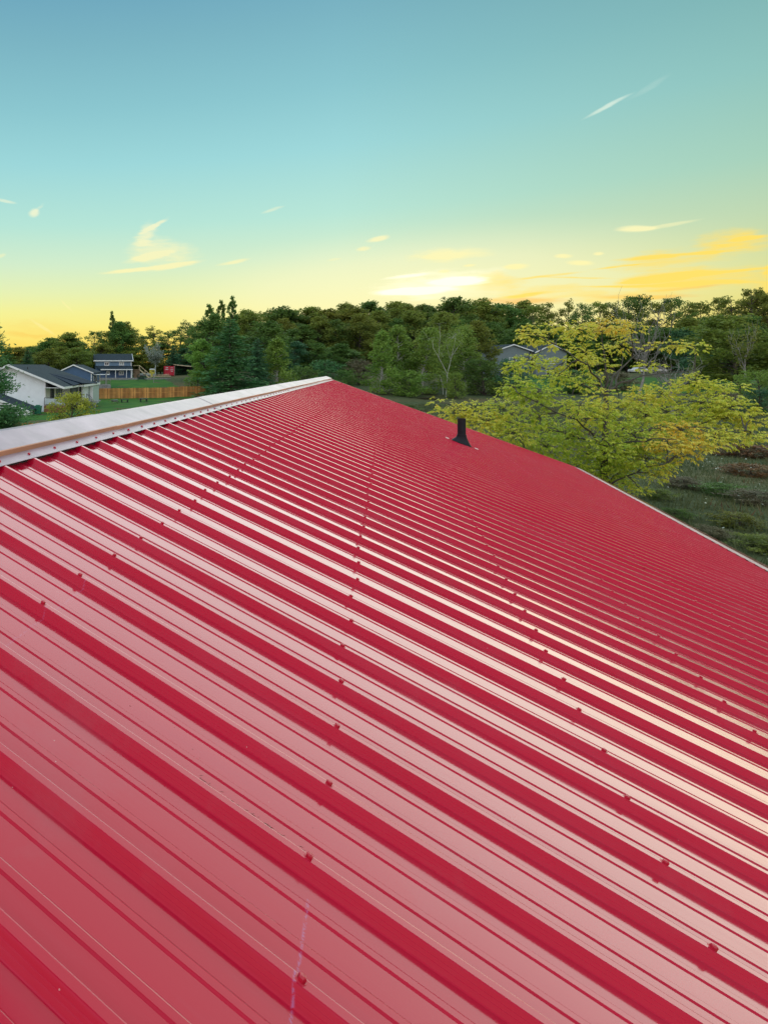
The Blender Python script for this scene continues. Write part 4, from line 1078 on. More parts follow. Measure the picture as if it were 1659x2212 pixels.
# ---------------------------------------------------------------- trees
M_bark = mat("grey_brown_bark", (0.085, 0.070, 0.055), 0.9, 0.4, 3, bump=0.5)
M_birch = mat("birch_bark", (0.50, 0.49, 0.43), 0.8, 0.3, 2.5, bump=0.2)
M_greybark = mat("pale_dead_wood", (0.26, 0.25, 0.22), 0.9, 0.3, 3)
LF = {
    'deep': leaf_mat("deep_green_leaves", (0.065, 0.150, 0.032), (0.180, 0.290, 0.058), 0.42, 0.03, 0.22),
    'olive': leaf_mat("olive_leaves", (0.125, 0.175, 0.030), (0.290, 0.320, 0.055), 0.45, 0.04, 0.20),
    'teal': leaf_mat("blue_green_needles", (0.035, 0.125, 0.055), (0.105, 0.240, 0.100), 0.25, 0.02, 0.3),
    'light': leaf_mat("light_green_leaves", (0.13, 0.25, 0.040), (0.32, 0.47, 0.085), 0.4, 0.03, 0.25),
    'pine': leaf_mat("pine_needles", (0.045, 0.150, 0.050), (0.130, 0.280, 0.085), 0.25, 0.02, 0.4),
    'yellow': leaf_mat("yellow_green_leaves", (0.240, 0.280, 0.030), (0.560, 0.540, 0.075), 0.4, 0.01, 0.5),
    'pale': leaf_mat("pale_sage_leaves", (0.16, 0.20, 0.15), (0.36, 0.40, 0.32), 0.3, 0.0, 0.3),
    'red': leaf_mat("rusty_leaves", (0.13, 0.075, 0.030), (0.30, 0.15, 0.05), 0.3, 0.02, 0.5),
    'brown': leaf_mat("brown_brush", (0.13, 0.12, 0.065), (0.26, 0.22, 0.12), 0.3, 0.02, 0.3),
}

def leafs(P_, size, q, aspect=0.6, flat=0.0, axis=None, jit=0.35):
    """diamond leaves round the points P_"""
    n = len(P_)
    s = (size * q.uniform(1 - jit, 1 + jit, n))[:, None]
    u = q.normal(0, 1, (n, 3)); u[:, 2] *= (1 - flat)
    if axis is not None: u = axis + u * 0.45
    u /= np.linalg.norm(u, axis=1)[:, None]
    w = q.normal(0, 1, (n, 3)); w[:, 2] *= (1 - flat)
    w = np.cross(u, np.cross(w, u)); w /= np.linalg.norm(w, axis=1)[:, None] + 1e-9
    nn = np.cross(u, w)
    P_ = np.asarray(P_)
    v = np.stack([P_ - u * s, P_ - w * s * aspect + nn * s * 0.18, P_ + u * s, P_ + w * s * aspect + nn * s * 0.18], 1)
    return v.reshape(-1, 3), np.arange(4 * n).reshape(n, 4)

class Wood:
    def __init__(s): s.v = []; s.f = []
    def limb(s, pts, r0, r1, n=5):
        pts = np.asarray(pts, float); m_ = len(pts); o = sum(len(a) for a in s.v)
        d = np.gradient(pts, axis=0); d /= np.linalg.norm(d, axis=1)[:, None] + 1e-9
        ref = np.where(np.abs(d[:, 2:3]) > 0.85, np.array([[1., 0, 0]]), np.array([[0, 0, 1.]]))
        x = np.cross(d, ref); x /= np.linalg.norm(x, axis=1)[:, None] + 1e-9; y = np.cross(d, x)
        rr = np.linspace(r0, r1, m_)[:, None, None]
        a = np.linspace(0, 2 * PI, n, endpoint=False)
        ring = pts[:, None, :] + rr * (np.cos(a)[None, :, None] * x[:, None, :] + np.sin(a)[None, :, None] * y[:, None, :])
        s.v.append(ring.reshape(-1, 3))
        i = np.arange(m_ - 1)[:, None] * n; k = np.arange(n)[None, :]; k2 = (k + 1) % n
        s.f.append(np.stack([i + k, i + k2, i + n + k2, i + n + k], 2).reshape(-1, 4) + o)
    def mesh(s, name, m_): return fast_mesh(name, np.concatenate(s.v), np.concatenate(s.f), [m_], smooth=True)

def curve(a, b_, sag, q, n=5, wob=0.04):
    a = np.asarray(a, float); b_ = np.asarray(b_, float); t = np.linspace(0, 1, n)[:, None]
    p = a + (b_ - a) * t; L_ = np.linalg.norm(b_ - a)
    p[:, 2] += sag * L_ * np.sin(PI * t[:, 0]); p[1:-1] += q.normal(0, wob * L_, (n - 2, 3))
    return p

def broadleaf(seed, H=20., Rr=5.5, n=6500, leaf=0.30, base=0.28, lean=0.0, layered=0.35, lumps=60, shape=0.75, gaps=0.0, skirt=False):
    q = np.random.default_rng(seed); wd = Wood()
    top = np.array([q.normal(0, .05) * H + lean, q.normal(0, .05) * H, H * 0.92])
    tr = curve((0, 0, -0.3), top, 0, q, 7, 0.012); tr[0] = (0, 0, -0.3)
    wd.limb(tr, H * 0.014 + 0.05, 0.03, 6)
    C = []; Rad = []
    for k in range(lumps):
        t = base + (0.99 - base) * (k + q.random()) / lumps
        ph = k * 2.399 + q.normal(0, .5)
        tt = (t - base) / (1 - base)
        prof_ = (math.sin(PI * (0.12 + 0.86 * tt) ** (0.9))) ** shape if not skirt else (1 - tt) ** 0.55
        ra = Rr * prof_ * q.uniform(0.55, 1.12)
        i = t * 6; i0 = int(min(5, i)); cp = tr[i0] * (1 - (i - i0)) + tr[i0 + 1] * (i - i0)
        tip = cp + np.array([math.cos(ph) * ra, math.sin(ph) * ra, 0.18 * ra + q.normal(0, .02) * H])
        start = cp.copy(); start[2] = max(cp[2] - 0.35 * ra, H * base * 0.5)
        c = curve(start, tip, 0.08, q)
        if gaps < 1: wd.limb(c, H * 0.0035 + 0.02, 0.012, 4)
        for tq in (0.55, 0.8, 1.0):
            j = tq * 4; j0 = int(min(3, j)); p_ = c[j0] * (1 - (j - j0)) + c[j0 + 1] * (j - j0)
            C.append(p_ + q.normal(0, .04 * Rr, 3)); Rad.append(Rr * q.uniform(0.12, 0.26) * (0.75 + 0.4 * tq))
    C = np.array(C); Rad = np.array(Rad)
    keep = q.random(len(C)) > gaps; C, Rad = C[keep], Rad[keep]
    wgt = Rad ** 2; wgt /= wgt.sum()
    idx = q.choice(len(C), n, p=wgt)
    d = q.normal(0, 1, (n, 3)); d /= np.linalg.norm(d, axis=1)[:, None]
    rr = (q.random(n) ** 0.45)[:, None]
    d[:, 2] *= (1 - layered)
    P_ = C[idx] + d * rr * Rad[idx][:, None]
    P_[:, 2] = np.maximum(P_[:, 2], 0.15)
    v, f = leafs(P_, leaf, q, 0.6, 0.35)
    return v, f, wd

def conifer(seed, H=15., Rr=3.2, n=7000, leaf=0.22, droop=0.18, base=0.04, pine=False):
    q = np.random.default_rng(seed); wd = Wood()
    tr = curve((0, 0, -0.3), (q.normal(0, .01) * H, q.normal(0, .01) * H, H), 0, q, 6, 0.003)
    wd.limb(tr, H * 0.011 + 0.04, 0.015, 6)
    P_ = []; A_ = []
    lv = int(H * 2.4) if not pine else int(H * 1.4)
    tot = 0; segs = []
    for k in range(lv):
        t = base + (0.985 - base) * k / (lv - 1)
        for b_ in range(6 if not pine else 5):
            ph = q.uniform(0, 2 * PI); ra = Rr * (1 - t) ** (0.8 if not pine else 0.6) * q.uniform(0.65, 1.15) + 0.10
            a = np.array([0, 0, t * H]); e = a + np.array([math.cos(ph) * ra, math.sin(ph) * ra, (-droop if not pine else 0.25) * ra + q.normal(0, .05) * ra])
            c = curve(a, e, -0.04 if not pine else -0.06, q, 4, 0.02); segs.append((c, ra))
            wd.limb(c, 0.035, 0.008, 3)
    L_ = np.array([s[1] for s in segs]); cnt = np.maximum(3, (n * L_ / L_.sum()).astype(int))
    for (c, ra), m_ in zip(segs, cnt):
        t = q.random(m_) ** (0.75 if not pine else 0.4) * 3; i = np.minimum(t.astype(int), 2); fr = (t - i)[:, None]
        p = c[i] * (1 - fr) + c[i + 1] * fr
        spread = (0.10 + 0.16 * ra * (t / 3))[:, None] * (1 if not pine else 1.2)
        o = q.normal(0, 1, (m_, 3)) * spread; o[:, 2] *= 0.4; o[:, 2] -= 0.05 * ra if not pine else -0.05
        P_.append(p + o); dd = (c[-1] - c[0]) / (np.linalg.norm(c[-1] - c[0]) + 1e-6)
        A_.append(np.repeat(dd[None], m_, 0))
    P_ = np.concatenate(P_); A_ = np.concatenate(A_)
    v, f = leafs(P_, leaf, q, 0.35, 0.3, axis=A_)
    return v, f, wd

def variant(kind, fn, bark=None, **kw):
    v, f, wd = fn(**kw)
    crown = fast_mesh("crown", v, f, [LF['deep']])
    return dict(crown=crown, trunk=wd.mesh("trunk", bark or M_bark), H=kw.get('H', 20.), R=kw.get('Rr', 5.5))

VAR = {
    'broad': [variant('b', broadleaf, seed=10 + k, H=20., Rr=5.5, n=9500, leaf=0.25, base=0.16, layered=0.25, lumps=74) for k in range(5)],
    'open': [variant('o', broadleaf, seed=30 + k, H=21., Rr=6.0, n=2900, leaf=0.24, base=0.34, layered=0.5, lumps=40, gaps=0.42) for k in range(4)],
    'slim': [variant('s', broadleaf, seed=50 + k, H=18., Rr=2.6, n=3600, leaf=0.24, base=0.15, layered=0.2, lumps=46, gaps=0.12) for k in range(3)],
    'spruce': [variant('c', conifer, seed=60 + k, H=15., Rr=3.2, n=8500, leaf=0.20) for k in range(3)],
    'pine': [variant('p', conifer, seed=70 + k, H=12., Rr=4.2, n=22000, leaf=0.15, pine=True) for k in range(2)],
    'sapling': [variant('y', broadleaf, seed=80 + k, H=13., Rr=3.4, n=7500, leaf=0.17, base=0.05, layered=0.15, lumps=70, skirt=True, bark=M_birch) for k in range(3)],
    'shrub': [variant('h', broadleaf, seed=90 + k, H=5., Rr=3.0, n=4200, leaf=0.13, base=0.03, layered=0.2, lumps=50, shape=0.5) for k in range(3)],
}
ORD = ["leftmost", "second from the left", "third from the left", "fourth from the left", "fifth from the left", "sixth from the left", "seventh from the left",
       "eighth from the left", "ninth from the left", "tenth from the left", "eleventh from the left", "twelfth from the left"]
def ordinal(k, what): return ORD[k] + " of the " + what
def tree(kind, px, top, Y, wpx, foliage, label, name=None, cat=None, group=None, vi=None, dark=None, rot=None):
    """kind of tree standing Y metres off with its top at pixel (px, top) and a crown wpx pixels across"""
    vs = VAR[kind]; r7 = random.Random(hash((kind, int(px * 7), int(Y))) & 0xffff)
    r7 = random.Random(int(px * 131 + Y * 17 + top))
    V = vs[r7.randrange(len(vs)) if vi is None else vi]
    p = at(px, top, Y); z = g(p.x, Y); hgt = p.z - z
    s = wpx / F_PX * Y / (2 * V['R']); sz = hgt / (V['H'] * 0.99)
    nm = name or {'broad': 'leafy_tree', 'open': 'leafy_tree', 'slim': 'poplar_tree', 'spruce': 'spruce_tree', 'pine': 'pine_tree', 'sapling': 'young_tree', 'shrub': 'shrub'}[kind]
    t = thing(nm, (p.x, Y, z), r7.uniform(0, 2 * PI) if rot is None else rot, label, cat or ('shrub' if kind == 'shrub' else 'tree'), group, (s, s, sz))
    for part in ('trunk', 'crown'):
        o = put(part, V[part], t)
        if part == 'crown':
            o.material_slots[0].link = 'OBJECT'; o.material_slots[0].material = LF[foliage]
    return t

# skyline of the wood, far trees one by one: (x, top)
SKY = [(-330, 700), (-285, 716), (-240, 694), (-200, 712), (-160, 700), (-120, 716), (-80, 706), (-40, 724), (0, 742), (28, 747), (60, 744), (92, 746), (120, 728), (145, 711), (172, 728), (200, 712), (222, 716),
       (262, 692), (285, 706), (312, 716), (338, 700), (362, 712), (388, 700), (412, 688), (436, 700), (462, 690), (520, 668), (548, 666),
       (580, 668), (612, 660), (645, 662), (680, 657), (712, 660), (745, 650), (780, 655), (812, 643), (845, 647), (878, 645), (910, 652), (938, 637),
       (968, 650), (1002, 657), (1030, 641), (1062, 652), (1095, 646), (1128, 641), (1160, 652), (1192, 642), (1225, 640), (1258, 648), (1290, 640),
       (1322, 646), (1352, 640), (1382, 624), (1416, 640), (1450, 634), (1482, 646), (1515, 640), (1550, 632), (1582, 636), (1618, 616), (1650, 628), (1682, 622), (1715, 634),
       (1750, 616), (1790, 630), (1830, 622), (1875, 636), (1920, 625), (1970, 636)]
def lab_sky(x):
    if x < -20: return "treeline trees beyond the left-edge pine"
    zones = [(130, "low treeline trees above the white house"),
             (240, "treeline trees above the blue garage"),
             (330, "treeline trees behind the blue house roof"),
             (445, "open treeline trees above the red container"),
             (560, "treeline trees behind the dark spruce clump"),
             (700, "dense treeline trees above the ridge's far end"),
             (830, "dense treeline trees left of the bright cloud"),
             (960, "treeline trees right under the brightest cloud"),
             (1110, "treeline trees between bright cloud and grey house"),
             (1240, "backlit treeline trees above the grey house"),
             (1400, "backlit treeline trees above the yellow tree"),
             (1540, "open treeline trees right of the dead tree"),
             (1665, "tall treeline trees at the right edge")]
    for m_, l in zones:
        if x < m_: return l
    return "treeline trees beyond the right edge"
cnt_ = {}
for k, (x, tp) in enumerate(SKY):
    zn = lab_sky(x); ci = cnt_.get(zn, 0); cnt_[zn] = ci + 1
    r8 = random.Random(k + 100)
    right = x > 990; gap = (190 < x < 450) or 1150 < x < 1660
    kind = 'open' if gap or x > 1700 or x < 0 else 'broad'
    if x in (262, 145): kind = 'broad'
    Y = (196 if x > 430 else 184) + r8.uniform(-7, 9)
    tree(kind, x + r8.uniform(-4, 4), tp + r8.uniform(-2, 2), Y, r8.uniform(90, 122) if kind == 'broad' else r8.uniform(58, 84),
         ('olive' if r8.random() < (0.75 if x > 500 else 0.6) else 'deep'), ordinal(ci, zn), group="far treeline: " + zn)
# lower rows that close the wood
ROWS = [  # (x0, x1, step, top, Y, kinds, foliage, width, label)
    (-300, 0, 40, 752, 172, ('broad',), ('deep', 'olive'), 80, "understorey trees behind the left-edge pine"),
    (0, 190, 34, 762, 172, ('broad',), ('deep', 'olive'), 78, "understorey trees above the white house roof"),
    (190, 330, 32, 744, 174, ('broad',), ('deep', 'olive'), 70, "shadowy trees close behind the blue house"),
    (330, 445, 30, 750, 174, ('broad', 'spruce'), ('deep', 'teal'), 64, "dark trees behind the red container and shed"),
    (560, 760, 34, 690, 174, ('broad',), ('deep', 'olive'), 84, "second-row trees above the red roof's far end"),
    (570, 760, 38, 742, 152, ('broad',), ('deep', 'teal'), 74, "low front-row trees behind the ridge's far end"),
    (760, 960, 36, 680, 176, ('broad',), ('deep', 'olive'), 84, "second-row trees behind the pale saplings"),
    (960, 1160, 36, 692, 176, ('broad',), ('deep', 'olive'), 84, "second-row trees behind birch and grey house"),
    (1180, 1480, 38, 702, 178, ('broad', 'open'), ('deep',), 84, "second-row trees behind the yellow tree"),
    (1480, 1960, 40, 690, 178, ('broad',), ('deep', 'olive'), 86, "second-row trees behind the right-edge leafy tree"),
]
for ri, (x0, x1, st_, tp, Y, kinds, fols, w, lab) in enumerate(ROWS):
    x = x0 + st_ / 2; r9 = random.Random(ri); ci = 0
    while x < x1:
        tree(r9.choice(kinds), x + r9.uniform(-9, 9), tp + r9.uniform(-16, 16), Y + r9.uniform(-6, 6), w * r9.uniform(.85, 1.2), r9.choice(fols), ordinal(ci, lab), group=lab)
        x += st_; ci += 1
# deep wood mass behind everything: nobody could count it
def wood_mass():
    q = np.random.default_rng(77); n = 60000
    a = q.uniform(-0.62, 1.62, n); Y = q.uniform(205, 236, n)
    X = a * Y; z = gh(X, Y)
    px_ = a * F_PX + CX; top = np.interp(px_, [s[0] for s in SKY], [s[1] for s in SKY])
    top = top + 50 * (((px_ > 190) & (px_ < 450)) | ((px_ > 1040) & (px_ < 1700)))
    zt = CAMH - (top + 30 - CY) / F_PX * Y - z
    h = zt * q.random(n) ** 0.8 * (0.92 + 0.08 * np.sin(X * .35))
    v, f = leafs(np.stack([X, Y, z + h], 1), 0.95, q, 0.7, 0.2)
    put("distant_wood", fast_mesh("distant_wood", v, f, [LF['deep']]), kind='stuff')
wood_mass()

# trees one can tell apart
T = tree
T('broad', 262, 690, 176, 66, 'deep', "round-topped tree standing behind the blue house's right half")
T('slim', 241, 668, 179, 22, 'deep', "slender tuft-topped poplar rising above the blue house, tallest on the left")
T('spruce', 61, 752, 140, 56, 'teal', "blue-grey spruce just behind the white house ridge")
T('broad', 108, 752, 150, 78, 'olive', "olive bushy tree behind the white house roof, left of the blue garage")
T('broad', 168, 748, 152, 76, 'olive', "olive bushy tree directly behind the blue garage")
T('spruce', 375, 748, 168, 48, 'teal', "dark green conifer behind the red container")
T('broad', 342, 758, 166, 44, 'olive', "greyish bushy tree between the blue house and the red container")
T('slim', 452, 652, 150, 40, 'deep', "left of three tall narrow poplars left of the roof's far end")
T('slim', 479, 643, 149, 36, 'deep', "middle of three tall narrow poplars left of the roof's far end")
T('slim', 504, 634, 151, 34, 'deep', "tallest and rightmost of three narrow poplars left of the roof's far end")
T('broad', 462, 676, 136, 112, 'deep', "broad green tree in front of the three tall poplars")
T('broad', 548, 690, 138, 122, 'deep', "rounded dark tree right of the three tall poplars")
T('broad', 448, 728, 121, 84, 'light', "yellowish-green tree at the right end of the cedar fence")
T('spruce', 498, 690, 112, 160, 'pine', "big dark spruce above the middle of the ridge cap")
T('spruce', 556, 732, 116, 84, 'teal', "smaller dark spruce right of the big one")
T('sapling', 596, 722, 118, 86, 'light', "green tapering tree right of the dark spruces")
T('shrub', 428, 802, 118, 56, 'light', "light green bush over the end of the cedar fence")
T('shrub', 650, 792, 124, 80, 'deep', "dark bush behind the far end of the ridge cap, left one")
T('shrub', 700, 778, 128, 76, 'pine', "green bush behind the far end of the ridge cap, right one")
T('shrub', 775, 776, 133, 60, 'brown', "brownish bare brush between the red roof and the pale saplings")
T('shrub', 742, 800, 122, 60, 'deep', "low dark bush at the roof's far top corner")
T('sapling', 822, 706, 117, 70, 'light', "leftmost pale green sapling of the clump by the field")
T('sapling', 860, 696, 120, 84, 'light', "pale green sapling, second from the left in the clump")
T('sapling', 908, 700, 118, 92, 'light', "pale green sapling in the middle of the clump, left of the birch")
T('sapling', 1003, 700, 123, 92, 'light', "pale green sapling just right of the white birch")
T('broad', 950, 668, 134, 104, 'olive', "tall olive-green tree behind the white birch")
T('broad', 1035, 690, 137, 84, 'olive', "olive-green tree between the birch and the grey house")
T('shrub', 1048, 772, 116, 90, 'deep', "dark bush right of the white birch at the field's edge")
T('shrub', 1100, 778, 114, 76, 'teal', "dark bush under the left gable of the grey house")
T('shrub', 985, 806, 110, 50, 'light', "small light bush at the foot of the birch")
T('shrub', 885, 800, 113, 80, 'light', "light green undergrowth under the sapling clump")
T('spruce', 1515, 722, 132, 92, 'teal', "dark conifer left of the leafy tree at the right edge")
T('broad', 1478, 702, 150, 70, 'teal', "dark green tree above the white cars")
T('broad', 1605, 668, 118, 170, 'olive', "big leafy green tree at the photo's right edge")
T('broad', 1720, 660, 120, 150, 'olive', "leafy tree beyond the photo's right edge")
T('shrub', 1640, 800, 96, 90, 'light', "light green bush in front of the far right lawn")
T('shrub', 1632, 842, 80, 74, 'teal', "dark rounded bush below the far right lawn")
T('shrub', 1560, 846, 92, 66, 'brown', "dark brownish brush behind the yellow tree's right side")
T('shrub', 1250, 800, 118, 110, 'deep', "dark brush below the grey house, behind the yellow tree's trunk")
T('shrub', 1330, 806, 124, 90, 'brown', "grey-brown brush behind the yellow tree")
T('shrub', 1605, 958, 44, 120, 'red', "rusty red shrub in the meadow at the right")
T('shrub', 1500, 1010, 42, 70, 'red', "smaller rusty shrub in the meadow, left of the bigger one")
T('shrub', 157, 848, 62, 104, 'yellow', "bright yellow-green bush in front of the white house deck", rot=0.4, vi=1)
T('pine', -44, 676, 46, 190, 'pine', "large green pine reaching in at the photo's left edge", vi=0)
T('pine', 14, 872, 47, 100, 'teal', "young pine at the left edge just above the ridge cap", vi=1)
T('spruce', 22, 748, 150, 50, 'deep', "dark conifer behind the left end of the white house")

# low scrub scattered over the meadow
SCR = [(1345, 1075, 46, 'brown', "round grey-brown scrub clump nearest the roof's eave, by the meadow's left side"), (1420, 1068, 60, 'olive', "olive scrub clump in the meadow right of the yellow tree's foot"),
       (1480, 1045, 70, 'brown', "grey-brown scrub below the yellow tree's orange branch"), (1560, 1060, 80, 'deep', "dark green scrub in mid meadow, below the rusty shrub"),
       (1640, 1080, 90, 'brown', "brown scrub at the photo's right edge, mid meadow"), (1600, 1130, 90, 'olive', "olive scrub low at the right, nearer than the rusty shrub"),
       (1450, 1110, 60, 'deep', "small dark scrub clump beside the eave, mid meadow"), (1655, 1180, 110, 'olive', "olive weed clump in the bottom right corner of the meadow"),
       (1530, 1150, 70, 'brown', "small brown weed clump close above the eave"), (1620, 1020, 90, 'red', "rusty low scrub just under the big rusty shrub"),
       (800, 868, 50, 'olive', "olive scrub in the flat field beyond the roof, left of the birch"), (870, 884, 60, 'deep', "dark scrub in the flat field below the birch"),
       (930, 866, 40, 'brown', "brown scrub in the flat field just left of the yellow tree's tip")]
for (px, py, w, fo_, lab) in SCR:
    Y = CAMH * F_PX / (py - CY) * 0.97
    p = at(px, py, Y); 
    tree('shrub', px, py - w * 0.20, Y, w * 1.1, fo_, lab, name="scrub_bush", group="scrub in the meadow")

# white-stemmed birch with a forked trunk
def birch():
    X0 = at(963, 0, 112).x; z0 = g(X0, 112)
    t = thing("birch_tree", (X0, 112, z0), 0, "white-stemmed birch with a forked trunk and thin green crown at the field's edge", "tree")
    q = np.random.default_rng(5); wd = Wood()
    def P3(px, py, dy=0.0): p = at(px, py, 112 + dy); return np.array([p.x - X0, p.y - 112, p.z - z0])
    base = P3(963, 852); base[2] = -0.2
    fork = P3(966, 808)
    wd.limb([base, P3(965, 830), fork], 0.10, 0.08, 7)
    L_ = [([fork, P3(957, 790), P3(947, 771), P3(936, 752), P3(934, 738, .5)], .065, .02),
          ([fork, P3(971, 788), P3(976, 768), P3(981, 745), P3(985, 722)], .065, .02),
          ([P3(947, 771), P3(949, 750), P3(951, 725), P3(949, 700)], .04, .015),
          ([P3(976, 768), P3(986, 754), P3(995, 740), P3(1000, 728)], .05, .02),
          ([P3(957, 852), P3(956, 832), P3(950, 810)], .06, .03), ([P3(972, 775), P3(967, 755), P3(963, 735)], .04, .015)]
    tips = []
    for pts, a, b_ in L_: wd.limb(pts, a, b_, 6); tips += pts[1:]
    for _ in range(60):
        s = tips[q.integers(len(tips))]; e = s + np.array([q.normal(0, .9), q.normal(0, .9), abs(q.normal(.6, .6))])
        wd.limb(curve(s, e, 0.05, q), .02, .006, 3); tips.append(e) if q.random() < .4 else None
    put("trunk", wd.mesh("trunk", mat("white_birch_bark", (0.50, 0.49, 0.44), 0.7, 0.3, 3)), t)
    tp = np.array([p for p in tips if p[2] > 3.2]); idx = q.integers(0, len(tp), 5200)
    v, f = leafs(tp[idx] + q.normal(0, .9, (5200, 3)), 0.085, q, 0.6, .2)
    put("crown", fast_mesh("crown", v, f, [LF['light']]), t)
birch()
def bare_tree(name, px, top, Y, wpx, m_, label, seed, n1=16, leaves=None, nl=0, lsz=.1):
    p = at(px, top, Y); z = g(p.x, Y); H = p.z - z; Rr = wpx / F_PX * Y / 2
    t = thing(name, (p.x, Y, z), 0, label, "tree"); q = np.random.default_rng(seed); wd = Wood(); tips = []
    tr = curve((0, 0, -.2), (q.normal(0, .3), 0, H * .62), 0, q, 5, .02); wd.limb(tr, .18, .09, 6)
    for k in range(n1):
        s = tr[2] + (tr[4] - tr[2]) * q.random(); a = q.uniform(0, 2 * PI); r_ = Rr * q.uniform(.5, 1)
        e = np.array([math.cos(a) * r_, math.sin(a) * r_, H * q.uniform(.65, 1.0)]); c = curve(s, e, -0.08, q, 6, .03); wd.limb(c, .07, .02, 4)
        for _ in range(7):
            s2 = c[q.integers(1, 6)]; e2 = s2 + np.array([q.normal(0, .22) * Rr, q.normal(0, .22) * Rr, abs(q.normal(.1, .1)) * H]); c2 = curve(s2, e2, 0, q, 4, .05); wd.limb(c2, .03, .01, 3); tips += list(c2)
    put("trunk", wd.mesh("trunk", m_), t)
    if nl:
        tips = np.array(tips); v, f = leafs(tips[q.integers(0, len(tips), nl)] + q.normal(0, .3, (nl, 3)), lsz, q)
        put("crown", fast_mesh("crown", v, f, [LF[leaves]]), t)
bare_tree("dead_tree", 1385, 668, 96, 96, M_greybark, "bare grey leafless tree behind the yellow tree's top", 3, 18)
bare_tree("pale_tree", 334, 752, 158, 40, mat("bleached_wood", (0.45, 0.50, 0.48), 0.8, 0.2, 3), "pale bleached tree beside the blue house's right gable", 6, 14, 'pale', 900, .22)
bare_tree("bare_tree", 1450, 770, 80, 110, M_greybark, "tangled bare brush tree right of the white cars", 9, 16)
bare_tree("slender_tree", 1609, 700, 104, 50, M_greybark, "slender pale-trunked tree in front of the right edge leafy tree", 11, 6, 'olive', 700, .15)

